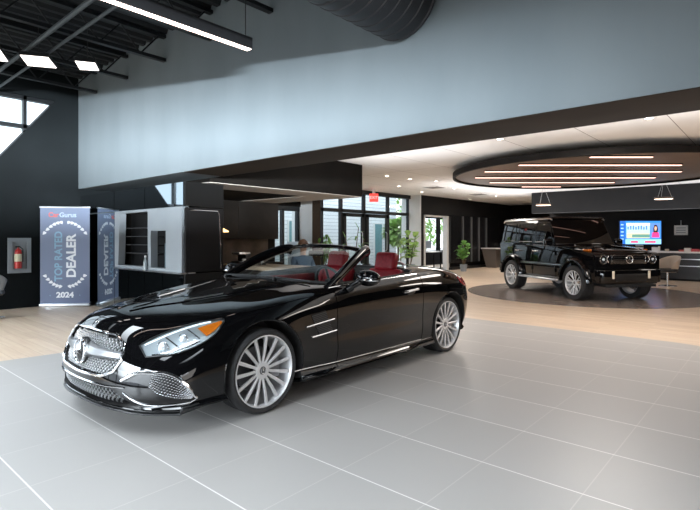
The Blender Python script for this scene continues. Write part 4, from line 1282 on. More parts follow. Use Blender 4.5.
for a, b_ in zip(cols, cols[1:]): kb('glass_panel', a + .008, b_ - .008, 0, .05, .06, .775, gloss, kio)
kb('plinth', WL + .01, KU, .06, .3, 0, .06, black, kio)
kb('backing', WL + .01, KU, .051, .07, .06, .79, mat('joint_grey', (.10, .12, .13), .5), kio)
kb('backing', WL + .01, KU, .051, .07, 1.80, 2.19, mat('joint_grey'), kio)
# light grey framed window
u0, u1 = px_on_v(115, WV), px_on_v(182, WV)
fr = wall_poly('serving_frame', [(u0, .79), (u1, .79), (u1, 1.81), (u0, 1.81)], [[(px_on_v(118.5, WV), .845), (px_on_v(148, WV), .845), (px_on_v(148, WV), 1.77), (px_on_v(120, WV), 1.77)], [(px_on_v(151, WV), .845), (px_on_v(166, WV), .845), (px_on_v(166, WV), 1.45), (px_on_v(151, WV), 1.45)]], (9, -.035, 0), (1, 0, 0), (0, 0, 1), (0, 1, 0), .12, lgrey)
fr.parent = kio
kb('window_sill', u0, u1, -.06, .2, .775, .80, satin, fr)
kb('niche_back', u0, u1, .27, .29, .79, 1.81, black, kio)
for z in (1.05, 1.2, 1.35, 1.5): kb('shelf', px_on_v(119, WV), px_on_v(147, WV), .10, .27, z, z + .015, mat('shelf_dark', (.03, .03, .032), .4), kio)
# wide flat screen on the end face of the kiosk with a bright edge
sd = MB().bx(kx(KU), kx(KU) + .05, .0, KR - WV, .80, 1.80, bev=.02).build('end_screen', mat('screen_surround', (.012, .011, .011), .5, spec=.1), kio)
MB().bx(kx(KU) + .05, kx(KU) + .056, .06, KR - WV - .12, .86, 1.74, bev=.002).build('screen', mat('screen_off', (.012, .011, .011), .6, spec=.1), sd)
MB().tube([(kx(KU) + .058, .05, 1.76), (kx(KU) + .058, KR - WV - .12, 1.755), (kx(KU) + .058, KR - WV - .09, 1.70), (kx(KU) + .058, KR - WV - .06, .84)], .009, 8).build('chrome_edge', chrome, sd)
MB().bx(kx(KU), kx(KU) + .045, .0, KR - WV, 1.82, 2.19).build('end_panel', mat('panel_black', (.004, .004, .004), .5, spec=.2), kio)
MB().bx(kx(KU), kx(KU) + .045, .0, KR - WV, .0, .78).build('end_panel', mat('panel_black'), kio)
# things in the serving window
bt = thing('bottle', 'small clear bottle standing on the sill of the kiosk window', 'bottle', (px_on_v(144.5, WV - .06), WV - .045, .8005))
MB().lathe([(.03, 0), (.032, .02), (.032, .13), (.014, .18), (.013, .21)], n=20).build('body', mat('pale_glass', (.6, .68, .70), .1, trans=.6), bt)
MB().cyl((0, 0, .21), (0, 0, .24), .015).build('cap', white, bt)
tag(MB().box((px_on_v(162.5, WV + .08), WV + .18, .845 + .20), (.14, .05, .40), bev=.004).build('brochure_holder', mat('smoked_blue', (.16, .22, .26), .2, coat=1)), 'upright smoky blue holder in the narrow kiosk opening', 'holder')
# coffee bar: cabinets, splashback, counter
bar_u0 = -8.9
cab = thing('wall_cabinet', 'dark brown upper cabinets above the coffee bar', 'cabinet', (-10.59, 6.4, 0))
cb_ = mottle(mat('cabinet_brown', (.030, .024, .020), .5, spec=.2), (.012, .0098, .0082), (.016, .0128, .0105), 4)
for i in range(3):
    MB().bx(.0, .35, -1.5 + i * 1.3, -.21 + i * 1.3, 1.30, 2.255, bev=.006).build('door', cb_, cab)
sp = thing('splashback', 'bronze metal splashback behind the coffee bar', 'panel', (-10.585, 6.4, 0))
bz = mottle(mat('bronze_sheet', (.16, .125, .10), .35, .6), (.07, .055, .043), (.12, .095, .076), 3)
MB().bx(0, .02, -1.5, 2.3, .70, 1.298).build('sheet', bz, sp)
bc = thing('back_counter', 'dark back counter along the coffee bar wall', 'counter', (-10.58, 6.4, 0))
MB().bx(.02, .62, -1.5, 2.3, 0, .66).build('cupboard', cb_, bc); MB().bx(.02, .65, -1.5, 2.32, .66, .70, bev=.004).build('worktop', black, bc)
ctr = thing('bar_counter', 'light wood topped bar counter behind the open sports car', 'counter', (-6.6, 5.45, 0))
oak = mottle(mat('pale_oak_top', (.42, .31, .22), .4), (.38, .28, .20), (.46, .34, .25), 6, stretch=(1, 8, 1))
MB().bx(-.95, 1.2, -.28, .38, .0, .80, bev=.005).build('front_panel', cb_, ctr)
MB().bx(-1.02, 1.3, -.32, .42, .80, .86, bev=.006).build('worktop', oak, ctr)
cm = thing('coffee_machine', 'low black coffee machine on the bar counter', 'coffee machine', (-7.45, 5.5, .86))
MB().bx(-.12, .12, -.13, .13, 0, .05, bev=.01).build('base', blackpl, cm); MB().bx(-.12, .12, .02, .13, .05, .19, bev=.01).build('body', blackpl, cm); MB().bx(-.12, .12, -.12, .13, .17, .21, bev=.012).build('head', satin, cm)
for i, (px, hgt, lb) in enumerate(((240, .10, 'white paper cup on the bar counter nearest the coffee machine'), (244, .075, 'short white cup on the bar counter beside the paper cup'))):
    p = (px_on_v(px + 4, 5.4), 5.4 + .05 * i)
    c = thing('cup', lb, 'cup', (p[0], p[1], .86))
    MB().lathe([(.026, 0), (.036, hgt), (.033, hgt), (.024, .004)], n=20, closed=False).build('body', white, c)
    MB().tube([(.034, 0, hgt * .8), (.058, 0, hgt * .7), (.056, 0, hgt * .35), (.03, 0, hgt * .3)], .005, 6).build('handle', white, c)
nb = thing('napkin_box', 'small dark box with pale tissue on the bar counter', 'box', (px_on_v(262, 5.5), 5.5, .86))
MB().bx(-.05, .05, -.05, .05, 0, .05, bev=.004).build('box', blackpl, nb); MB().sphere((0, 0, .06), .03, sc=(1, 1, .7)).build('tissue', white, nb)
lp = thing('pendant_lamp', 'small glowing amber pendant lamp over the coffee bar', 'pendant light', (*uv(-3.0, 11.8), 1.47))
MB().lathe([(.12, 0), (.11, .03), (.03, .07), (.012, .09)], n=28).build('shade', mat('amber_glow', (.9, .6, .3), .5, emit=(1, .62, .25), es=2.2), lp)
MB().cyl((0, 0, .09), (0, 0, 2.262 - 1.47), .004, n=6).build('cord', blackpl, lp)
# ================================================================ LEFT CORNER
fx = thing('extinguisher_cabinet', 'white framed fire extinguisher cabinet on the dark left wall', 'cabinet', (WL, px_on_u(19, WL), 1.0))
yc = 0
W2 = (px_on_u(30.5, WL) - px_on_u(7.5, WL)) / 2
fw_ = wall_poly('frame', [(-W2, -.33), (W2, -.33), (W2, .33), (-W2, .33)], [[(-W2 + .07, -.25), (W2 - .07, -.25), (W2 - .07, .25), (-W2 + .07, .25)]], (.0, 0, 0), (0, 1, 0), (0, 0, 1), (1, 0, 0), .05, lgrey)
fw_.parent = fx
MB().bx(.0, .012, -W2 + .06, W2 - .06, -.26, .26).build('back_panel', lgrey, fx)
ft = thing('fire_extinguisher', 'red fire extinguisher with pale label inside the wall cabinet', 'fire extinguisher', (WL + .075, px_on_u(17, WL), .76))
redp = mat('fire_red', (.45, .015, .012), .3, coat=.6)
MB().lathe([(.055, 0), (.06, .02), (.06, .30), (.045, .35), (.018, .37), (.018, .39)], n=28).build('cylinder', redp, ft)
MB().lathe([(.0605, .13), (.0612, .13), (.0612, .27), (.0605, .27)], n=28, caps=False, closed=True).build('label', mat('label_cream', (.62, .58, .40), .5), ft)
MB().bx(-.015, .02, -.05, .03, .39, .42, bev=.005).build('valve', blackpl, ft)
MB().tube([(0, .03, .40), (.02, .07, .36), (.02, .072, .22), (.02, .07, .12)], .009, 8).build('hose', rubber, ft)
# roll-up banner; its mirror image appears by itself in the dark glass beside it
A_, B_ = uv(-5.99, 9.61), uv(-5.09, 9.72)
ban = thing('rollup_banner', 'blue roll-up award banner standing in the corner beside the kiosk', 'banner', ((A_[0] + B_[0]) / 2, (A_[1] + B_[1]) / 2, 0), math.atan2(B_[1] - A_[1], B_[0] - A_[0]))
BW = Vector((B_[0] - A_[0], B_[1] - A_[1])).length
BHh = 1.93
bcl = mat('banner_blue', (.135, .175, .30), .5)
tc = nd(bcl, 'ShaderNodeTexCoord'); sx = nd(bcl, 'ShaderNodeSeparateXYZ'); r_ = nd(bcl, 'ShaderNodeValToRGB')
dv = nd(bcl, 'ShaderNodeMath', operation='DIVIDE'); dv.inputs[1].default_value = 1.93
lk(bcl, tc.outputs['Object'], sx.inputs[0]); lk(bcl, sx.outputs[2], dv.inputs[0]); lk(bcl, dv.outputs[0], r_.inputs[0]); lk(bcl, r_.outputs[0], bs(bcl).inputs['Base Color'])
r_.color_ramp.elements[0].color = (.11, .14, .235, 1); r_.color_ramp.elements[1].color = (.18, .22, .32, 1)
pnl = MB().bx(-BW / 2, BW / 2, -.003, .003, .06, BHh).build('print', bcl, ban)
MB().box((0, 0, .03), (BW + .02, .10, .06), bev=.015).build('base', satin, ban)
MB().box((0, 0, BHh), (BW + .02, .03, .03), bev=.006).build('top_rail', satin, ban)
MB().cyl((0, .02, .05), (0, .02, BHh), .012, n=8).build('pole', satin, ban)
up = Euler((PI / 2, 0, 0)).to_matrix()
upv = Euler((PI / 2, 0, 0)).to_matrix() @ Matrix.Rotation(PI / 2, 3, 'Z')
bw = mat('print_white', (.80, .82, .85), .5); bl = mat('print_sky', (.22, .40, .55), .5); rd = mat('print_red', (.70, .14, .12), .5); bpale = mat('print_pale', (.45, .55, .70), .5)
yo = -.0045
text_part('logo_left', 'Car', .125, rd, pnl, (-.305, yo, 1.775), up, 'LEFT', bold=.003)
text_part('logo_right', 'Gurus', .125, bpale, pnl, (-.105, yo, 1.775), up, 'LEFT', bold=.003)
text_part('lettering', 'TOP', .195, bl, pnl, (-.115, yo, .49), upv, 'LEFT', bold=.005, sx=.93)
text_part('lettering', 'RATED', .195, bl, pnl, (-.115, yo, 1.46), upv, 'RIGHT', bold=.005, sx=.93)
text_part('lettering', 'DEALER', .235, bw, pnl, (.12, yo, .98), upv, 'CENTER', bold=.008, sx=1.02)
text_part('lettering', '2024', .145, bw, pnl, (0, yo, .22), up, 'CENTER', bold=.006, sx=1.1)
def leaf2d(mb, x, z, a, L, w_):
    n = 8; P = []
    for i in range(n + 1):
        t = i / n; P.append((L * t, w_ * math.sin(PI * t ** .8)))
    P += [(L * (1 - i / n), -w_ * .2 * math.sin(PI * i / n)) for i in range(1, n)]
    ca, sa = math.cos(a), math.sin(a)
    mb.prism([(x + ca * p - sa * q, z + sa * p + ca * q) for p, q in P], (0, yo, 0), (1, 0, 0), (0, 0, 1), (0, -1, 0), .001)
for top in (1, 0):
    for s in (1, -1):
        mb = MB()
        for i in range(6):
            t = i / 5
            x = s * (.045 + .29 * t)
            z = (1.60 - .17 * t * t) if top else (.395 + .17 * t * t)
            leaf2d(mb, x, z, (0 if s > 0 else PI) + s * (-1 if top else 1) * (.2 + 1.0 * t) + s * (-.75 if not top else .75), .082, .050 * s)
        mb.build('laurel', bw, pnl)
for s in (1, -1):
    star(MB(), (s * .27, yo - .001, .215), .022, (0, -1, 0), (0, 0, 1), th=.001, ring=False).build('star', bl, pnl)
# swivel chair cut by the left picture edge
shell = mat('chair_shell', (.30, .32, .34), .35)
def tub_chair(name, label, loc, rz, m_shell, m_seat, group=None, base='star', sc=1):
    t = thing(name, label, 'chair', loc, rz, group)
    rs_ = []
    for j in range(9):
        v = j / 8; r = []
        for i in range(25):
            a = math.radians(-115 + 230 * i / 24)
            hh = .24 + (.20 * max(0, math.cos(a * .78)) ** 1.0) if True else 0
            R0 = .20 + .10 * v ** .6
            r.append((-R0 * math.cos(a) * 1.0, R0 * 1.02 * math.sin(a), .40 + v * hh))
        rs_.append(r)
    sh = MB().grid(rs_).build('shell', m_shell, t); solidify(sh, .022); 
    m = MB(); m.lathe([(.001, .0), (.24, .0), (.27, .03), (.26, .085), (.001, .10)], c=(.02, 0, .39), n=32, caps=False); m.build('seat', m_seat, t)
    MB().lathe([(.001, -.015), (.21, -.005), (.24, .02)], c=(0, 0, .385), n=32, caps=False).build('underside', m_shell, t)
    MB().cyl((0, 0, .03), (0, 0, .38), .025).build('pedestal', chrome, t)
    if base == 'star':
        for k in range(4):
            a = PI / 4 + k * PI / 2
            MB().tube([(0, 0, .06), (.28 * math.cos(a), .28 * math.sin(a), .014)], [.018, .011], 8).build('leg', chrome, t)
    else: MB().lathe([(.001, .03), (.05, .028), (.22, .01), (.23, .0)], n=36, caps=False).build('base', chrome, t)
    return t
p = uv(-5.93, 8.05)
tub_chair('swivel_chair', 'grey tub chair on star base cut by the left picture edge', (p[0], p[1], 0), 2.3, shell, darklea)
# ================================================================ BACK ROOM
tvd = uv(9.55, 16.36)
desk = thing('reception_desk', 'long dark reception desk with white top under the wall screen', 'desk', (0, 18.55, 0))
dk_u0 = px_on_v(592, 18.3)
wtop = mat('white_top', (.72, .71, .70), .3)
MB().bx(dk_u0 + .1, 4.2, -.20, .35, .06, .86).build('front_panel', mat('desk_black', (.016, .016, .018), .35), desk)
MB().bx(dk_u0, 4.3, -.28, .42, .86, .91, bev=.006).build('top', wtop, desk)
MB().bx(dk_u0 + .15, 4.1, -.14, .3, 0, .06).build('plinth', black, desk)
for k, u in enumerate((px_on_v(692, 18.3), )):
    for z in (.45, .66): MB().bx(u - .35, u + .4, -.218, -.20, z, z + .025).build('pull', satin, desk)
tv = thing('display_screen', 'large screen showing a blue news broadcast, standing on the reception desk', 'screen', (tvd[0], tvd[1] + .0, .91), .7185 - .03)
MB().bx(-.14, .14, .02, .10, .0, .012).build('foot', white, tv); MB().bx(-.12, .12, .03, .06, .0, .32).build('stand', white, tv)
TW, TH = 1.37, .79
zc_ = .60
MB().bx(-TW / 2, TW / 2, -.02, .025, zc_ - TH / 2, zc_ + TH / 2, bev=.006).build('casing', blackpl, tv)
def em(n, c, e=1.0): return mat(n, c, .6, emit=c, es=e)
def scr(name, x0, x1, z0, z1, d, m_, par): return MB().bx(-TW / 2 + TW * x0, -TW / 2 + TW * x1, -.022 - d, -.020, zc_ - TH / 2 + TH * z0, zc_ - TH / 2 + TH * z1).build(name, m_, par)
sb = scr('screen', .015, .985, .02, .98, .001, em('tv_blue', (.03, .20, .68), 1.3), tv)
scr('side_bar', .015, .145, .02, .98, .002, em('tv_deep', (.02, .12, .45), 1.2), sb)
for z in (.2, .35, .5, .65, .8): scr('side_text', .035, .10, z, z + .05, .003, em('tv_pale', (.35, .6, .95), 1.0), sb)
scr('picture', .17, .72, .26, .90, .002, em('tv_sky', (.42, .62, .80), 1.2), sb)
scr('picture_ground', .17, .72, .26, .48, .003, em('tv_ground', (.62, .60, .42), 1.0), sb)
scr('picture_hill', .30, .72, .30, .42, .004, em('tv_hill', (.12, .30, .26), 1.0), sb)
for i in range(8): scr('skyline', .19 + i * .062, .225 + i * .062, .62, .74 + .05 * (i % 3), .004, em('tv_building', (.10, .25, .5), 1.0), sb)
scr('headline', .17, .72, .80, .88, .004, em('tv_white', (.9, .9, .9), 1.1), sb)
scr('studio', .73, .965, .26, .90, .002, em('tv_studio', (.10, .22, .62), 1.3), sb)
pg = MB(); 
def scrpoly(name, pts, d, m_): return MB().prism([(-TW / 2 + TW * x, zc_ - TH / 2 + TH * z) for x, z in pts], (0, -.0205, 0), (1, 0, 0), (0, 0, 1), (0, -1, 0), d, ).build(name, m_, sb)
scrpoly('jacket', [(.765, .30), (.945, .30), (.93, .48), (.885, .56), (.82, .56), (.775, .47)], .005, em('tv_pink', (.85, .05, .22), 1.2))
scrpoly('hair', [(.805, .50), (.90, .50), (.915, .66), (.89, .80), (.855, .83), (.82, .80), (.80, .66)], .006, em('tv_hair', (.03, .015, .012), 1))
scrpoly('face', [(.835, .58), (.87, .58), (.885, .68), (.875, .75), (.835, .75), (.825, .68)], .007, em('tv_skin', (.75, .45, .33), 1))
scr('ticker', .145, .985, .02, .22, .003, em('tv_ticker', (.25, .55, .95), 1.3), sb)
scr('ticker_red', .27, .44, .07, .15, .004, em('tv_red', (.8, .06, .10), 1.2), sb); scr('ticker_red', .60, .86, .07, .15, .004, em('tv_red', (.8, .06, .10), 1.2), sb)
# small things on the reception desk
def on_desk(px, py, v): return px_on_v(px, v)
for i, (px, w_, h_, c, lb) in enumerate(((656, .22, .15, 'white', 'white tissue box on the reception desk right of the screen'), (667, .10, .07, 'beige', 'small beige box on the reception desk beside the tissue box'))):
    u = px_on_v(px, 18.5)
    b_ = thing('desk_box', lb, 'box', (u, 18.5, .91))
    MB().bx(-w_ / 2, w_ / 2, -.06, .06, 0, h_, bev=.004).build('carton', white if c == 'white' else mat('beige_card', (.45, .38, .30), .6), b_)
    MB().bx(-w_ / 3, w_ / 3, -.02, .02, h_, h_ + .012).build('slot', blackpl, b_)
random.seed(3)
bk = [(.50, .10, .08), (.62, .55, .50), (.45, .05, .06), (.55, .25, .12), (.60, .58, .55), (.35, .04, .05), (.7, .3, .2)]
u = px_on_v(679, 18.45)
for i, c in enumerate(bk):
    w_ = .14 + .04 * (i % 3); h_ = .05 + .03 * ((i * 5) % 3)
    names = ['crimson', 'cream', 'dark red', 'orange', 'ivory', 'maroon', 'coral']
    tag(MB().bx(u, u + w_ - .01, 18.38, 18.56, .91, .91 + h_, bev=.004).build('brochure_stack', mat('paper_%s' % names[i].replace(' ', '_'), c, .5)), '%s stack of leaflets on the right part of the reception desk' % names[i], 'leaflets')
    u += w_
pl = thing('wall_plate', 'small square white notice plate on the dark wall right of the screen', 'plate', (px_on_v(681, 20.58), 20.58, 1.60))
MB().bx(-.20, .20, -.02, .018, -.17, .17, bev=.006).build('plate', white, pl)
for z in (-.08, 0, .08): MB().bx(-.14, .14, -.022, -.02, z - .015, z + .015).build('text_line', lgrey, pl)
MB().cyl((0, 0, .17), (0, 0, .34), .01, n=6).build('bracket', satin, pl)
# chair at the stage edge
p = uv(8.85, 13.85)
tub_chair('swivel_chair', 'cream tub chair on chrome pedestal right of the boxy car', (p[0], p[1], 0), -2.2, mat('cream_shell', (.55, .46, .38), .4), darklea, base='disc')
# linear lights under the low ceiling
for x0, x1, lb in ((560, 612, 'linear light strip under the low ceiling left of the screen'), (648, 694, 'linear light strip under the low ceiling right of the screen')):
    a, b_ = px_on_v(x0, 19.4), px_on_v(x1, 19.4)
    l_ = thing('strip_light', lb, 'ceiling light', ((a + b_) / 2, 19.4, 2.285))
    MB().bx(-(b_ - a) / 2, (b_ - a) / 2, -.04, .04, 0, .014).build('housing', blackpl, l_)
    MB().bx(-(b_ - a) / 2 + .02, (b_ - a) / 2 - .02, -.02, .02, -.004, 0).build('diffuser', em('strip_glow', (.55, .6, .66), 1.0), l_)
# ring pendants
rp = None
for (X, Y, z, lb) in ((6.42, 16.5, 2.42, 'left of the two small round pendants behind the boxy car'), (9.15, 14.5, 2.47, 'right of the two small round pendants, above the screen')):
    c = uv(X, Y)
    rp = thing('round_pendant', lb, 'pendant light', (c[0], c[1], z), 0, 'small round pendants')
    MB().lathe([(.235, 0), (.235, .05), (.19, .05), (.19, 0)], n=40, closed=True).build('ring', mat('bronze_ring', (.22, .17, .14), .4, .5), rp)
    MB().lathe([(.23, -.008), (.195, -.008), (.195, .0), (.23, .0)], n=40, closed=True).build('glow', em('ring_glow', (1, .72, .56), 3.0), rp)
    for k in range(3):
        a = k * 2 * PI / 3 + .4
        MB().cyl((.21 * math.cos(a), .21 * math.sin(a), .05), (.03 * math.cos(a), .03 * math.sin(a), 2.985 - z), .004, n=6).build('cable', satin, rp)
    MB().cyl((0, 0, 2.975 - z), (0, 0, 2.998 - z), .06).build('canopy', satin, rp)
# black cladding strips on the entrance-side wall
slm = mat('strip_grey', (.12, .125, .13), .35, .3)
first = None
for px in (462.5, 471, 478.5, 486):
    v = px_on_u(px, -10.45)
    if first is None:
        first = MB().bx(-.02, .02, -.05, .05, .28, 2.26).build('metal_fin', slm)
        tag(first, 'slim grey vertical metal fin on the black wall right of the doorway', 'fin', 'vertical metal fins on the black wall'); first.location = (-10.43, v, 0)
    else:
        c = first.copy(); COL.objects.link(c); c.location = (-10.43, v, 0)
va_, vb_ = px_on_u(451, -10.45), px_on_u(500, -10.45)
sh = thing('wall_cladding', 'black wall cladding panel with a low ledge right of the doorway', 'panel', (-10.598, (va_ + vb_) / 2, 0))
MB().bx(0, .14, -(vb_ - va_) / 2, (vb_ - va_) / 2, .28, 2.28).build('panel', mat('clad_black', (.008, .008, .009), .25), sh)
MB().bx(0, .2, -(vb_ - va_) / 2, (vb_ - va_) / 2, .0, .10).build('ledge', blackpl, sh)
# side desks near the far corner
def side_desk(lb, px, v, w_, dep, h_, body_m):
    t = thing('side_desk', lb, 'desk', (px_on_v(px, v), v, 0))
    m = MB(); m.prism([(-w_ / 2 + .14, 0), (w_ / 2, 0), (w_ / 2, h_), (-w_ / 2 - .08, h_)], (0, -dep / 2, 0), (1, 0, 0), (0, 0, 1), (0, 1, 0), dep); m.build('body', body_m, t)
    MB().bx(-w_ / 2 - .1, w_ / 2 + .4, -dep / 2 - .04, dep / 2 + .04, h_, h_ + .04).build('top', wtop if body_m is not black else black, t)
    return t
side_desk('slanted taupe desk beside the black fins in the far corner', 492, 21.2, .6, .5, .84, mat('taupe_desk', (.10, .085, .075), .5))
dk2 = thing('far_counter', 'dark counter with pale items in the far corner', 'counter', (px_on_v(497, 23.4) + .62, 23.4, 0))
MB().bx(-.4, 2.0, -.3, .3, 0, .88).build('body', espresso, dk2); MB().bx(-.43, 2.1, -.34, .34, .88, .92).build('top', mat('dark_top', (.03, .028, .027), .4), dk2)
for i, (du, s_, lb) in enumerate(((.0, .16, 'pale low box on the far corner counter'), (.35, .12, 'pale upright carton on the far corner counter'))):
    b_ = tag(MB().bx(-s_ / 2, s_ / 2, -.08, .08, 0, .08 + .08 * i, bev=.004).build('carton', mat('pale_card', (.55, .52, .48), .6)), lb, 'box')
    b_.location = (px_on_v(497, 23.4) + du + .3, 23.4, .92)
ar = thing('wall_picture', 'faint bronze framed panel on the far corner wall', 'picture', (px_on_v(495.5, 24.68), 24.68, 1.9))
MB().bx(-.55, .45, -.02, .015, -.22, .22).build('frame', espresso, ar); MB().bx(-.52, .42, -.024, -.02, -.19, .19).build('canvas', olive, ar)
# small desk, screen and seated visitor glimpsed in the office doorway
od = thing('office_desk', 'white office desk seen through the doorway', 'desk', (-11.7, 18.3, 0), .2)
MB().bx(-.5, .6, -.45, .5, .72, .76).build('top', wtop, od)
for a, b_ in ((-.45, -.4), (.52, -.4), (-.45, .43), (.52, .43)): MB().bx(a, a + .05, b_, b_ + .05, 0, .72).build('leg', espresso, od)
mo = thing('monitor', 'pale monitor on the office desk in the doorway', 'monitor', (-11.6, 18.2, .76), .9)
MB().bx(-.10, .10, -.07, .07, 0, .012).build('foot', satin, mo); MB().bx(-.02, .02, -.01, .01, 0, .15).build('stand', satin, mo); MB().bx(-.25, .25, -.015, .015, .13, .45, bev=.004).build('panel', lgrey, mo)
# ================================================================ PLANTS
leafm = mottle(mat('leaf_green', (.10, .26, .05), .4), (.10, .30, .05), (.22, .46, .10), 9)
leafl = mottle(mat('leaf_light', (.20, .38, .09), .4), (.24, .46, .10), (.42, .62, .20), 9)
stemm = mat('stem_brown', (.12, .08, .04), .7)
def leaf(mb, base, d, L, w_, droop=.3, n=6):
    d = Vector(d).normalized(); side_ = d.cross(Vector((0, 0, 1)))
    if side_.length < .1: side_ = Vector((1, 0, 0))
    side_.normalize(); upn = side_.cross(d)
    rs_ = []
    for i in range(n + 1):
        t = i / n; ww = w_ * math.sin(PI * min(.97, .08 + .9 * t)) ** .8
        c = Vector(base) + d * L * t + Vector((0, 0, -droop * L * t * t))
        rs_.append([c - side_ * ww + upn * ww * .25, c, c + side_ * ww + upn * ww * .25])
    mb.grid(rs_)
def plant(name, label, loc, stems, leaf_n, L, w_, potr, poth, lm, potm, seed, hmin=.25):
    random.seed(seed)
    t = thing(name, label, 'plant', loc)
    pt = MB().lathe([(potr * .75, 0), (potr, poth), (potr * .9, poth), (potr * .85, poth - .04)], n=32).build('pot', potm, t)
    MB().lathe([(.001, poth - .035), (potr * .88, poth - .035)], n=24, caps=False).build('soil', mat('soil', (.03, .02, .014), .9), pt)
    for (dx, dy, hh) in stems:
        st = MB().tube(crv([Vector((dx * .2, dy * .2, poth - .05)), Vector((dx * .4, dy * .4, hh * .5)), Vector((dx, dy, hh))], 5), .011, 6).build('stem', stemm, t)
        mb = MB()
        for k in range(leaf_n):
            q = hmin + (1 - hmin) * (k + .5) / leaf_n
            base_ = Vector((dx * q, dy * q, poth + (hh - poth) * q))
            a = k * 2.4 + random.random(); el = random.uniform(.0, .9) if q < .9 else 1.2
            leaf(mb, base_, (math.cos(a) * math.cos(el), math.sin(a) * math.cos(el), math.sin(el)), L * random.uniform(.75, 1.15), w_ * random.uniform(.8, 1.1), random.uniform(.1, .6))
        f = mb.build('foliage', lm, st, recalc=False); solidify(f, .002)
    return t
def gp(px, Y): return uv((px - 350) / 497 * Y, Y)
potw = mat('pot_grey', (.25, .28, .31), .4); potk = mat('pot_black', (.02, .02, .02), .4)
p = gp(409, 17.6); plant('potted_fig', 'tall bright green leafy plant behind the sports car by the entrance glazing', (p[0], p[1], 0), [(-.35, .1, 1.15), (-.05, .0, 1.52), (.32, -.05, 1.45), (.12, .25, 1.1)], 12, .30, .125, .22, .40, leafl, potw, 5)
p = gp(463.5, 19.8); plant('potted_shrub', 'small rounded green plant in a grey pot before the black fins', (p[0], p[1], 0), [(-.18, 0, .95), (.0, .05, 1.12), (.2, 0, 1.0), (.05, -.15, .8), (-.1, -.1, .75)], 12, .24, .10, .15, .28, leafm, potw, 8, .35)
p = gp(353, 13.6); plant('arching_plant', 'sparse arching plant with long leaves seen above the windshield pillar', (p[0], p[1], 0), [(-.28, .0, 1.35), (.2, .0, 1.62), (.32, .1, 1.30)], 5, .34, .03, .16, .34, leafm, potk, 11, .6)
p = gp(322, 13.2); plant('leafy_plant', 'low leafy plant beside the pier, seen just above the windshield', (p[0], p[1], 0), [(-.12, .0, 1.22), (.12, .05, 1.36), (.3, 0, 1.18)], 7, .24, .05, .16, .34, leafm, potk, 12, .5)
# greenery outdoors
leafo = mottle(mat('leaf_outdoor', (.3, .45, .15), .5), (.22, .40, .10), (.42, .58, .22), 5)
random.seed(21)
for i, (u_, v_, r_, h_, lb) in enumerate(((-12.9, 18.0, .5, 1.7, 'green tree outside the entrance glazing behind the leafy plant'), (-17.0, 24.0, 2.0, 2.6, 'green tree outside the office windows in the doorway'), (-19.5, 30.5, 2.5, 3.0, 'farther green tree outside the office windows'), (-13.6, 13.4, .5, 1.0, 'low green shrub outside the entrance doors'))):
    t = thing('tree' if h_ > 2 else 'shrub', lb, 'tree' if h_ > 2 else 'shrub', (u_, v_, -.05))
    MB().cyl((0, 0, -.2), (0, 0, h_), .06, .03, n=10).build('trunk', stemm, t)
    mb = MB()
    for k in range(520):
        d = Vector((random.gauss(0, 1), random.gauss(0, 1), random.gauss(0, 1))).normalized()
        q = Vector((0, 0, h_)) + Vector((d.x * r_, d.y * r_, d.z * r_ * .85)) * random.uniform(.6, 1)
        if q.z < .1: continue
        leaf(mb, q, d + Vector((random.uniform(-.6, .6), random.uniform(-.6, .6), random.uniform(-.6, .6))), .34, .10, .3, n=3)
    mb.build('crown', leafo, t, recalc=False)

# floor socket plate in the tiles beside the sports car
fs = thing('floor_socket', 'small square metal floor socket plate set in the tiles under the sports car door', 'socket', (*uv(.335, 5.05), .002))
MB().bx(-.09, .09, -.07, .07, 0, .004, bev=.001).build('plate', mat('socket_steel', (.5, .49, .47), .4, .5), fs)
MB().bx(-.05, .05, -.035, .035, .004, .006).build('lid', mat('socket_lid', (.38, .37, .36), .4, .4), fs)
# ================================================================ SEATED VISITOR BEHIND THE SPORTS CAR
def skinned(name, pts, edges, rad, m, parent=None, sub=2, root=0):
    me = bpy.data.meshes.new(name); me.from_pydata([Vector(p) for p in pts], edges, []); me.update()
    o = bpy.data.objects.new(name, me); COL.objects.link(o)
    o.modifiers.new('sk', 'SKIN'); 
    if not me.skin_vertices: 
        bpy.context.view_layer.objects.active = o
    for i, r in enumerate(rad):
        sv = me.skin_vertices[0].data[i]; sv.radius = (r if hasattr(r, '__len__') else (r, r)); sv.use_root = (i == root)
    sb_ = o.modifiers.new('sb', 'SUBSURF'); sb_.levels = sub; sb_.render_levels = sub
    bake(o); o.data.materials.clear(); o.data.materials.append(m)
    o.data.polygons.foreach_set('use_smooth', [True] * len(o.data.polygons))
    if parent: o.parent = parent
    return o
hx, hy = uv(-.91, 9.6)
skin_m = mottle(mat('skin', (.52, .30, .21), .5), (.50, .28, .19), (.56, .33, .235), 20)
knit = mottle(mat('blue_knit', (.10, .16, .24), .8), (.085, .14, .21), (.12, .18, .27), 60, bump=.2)
jeans = mottle(mat('denim', (.03, .045, .08), .8), (.025, .04, .07), (.04, .055, .095), 40)
hair_m = mottle(mat('brown_hair', (.10, .045, .022), .55), (.07, .03, .015), (.14, .065, .03), 30, stretch=(1, 1, .2))
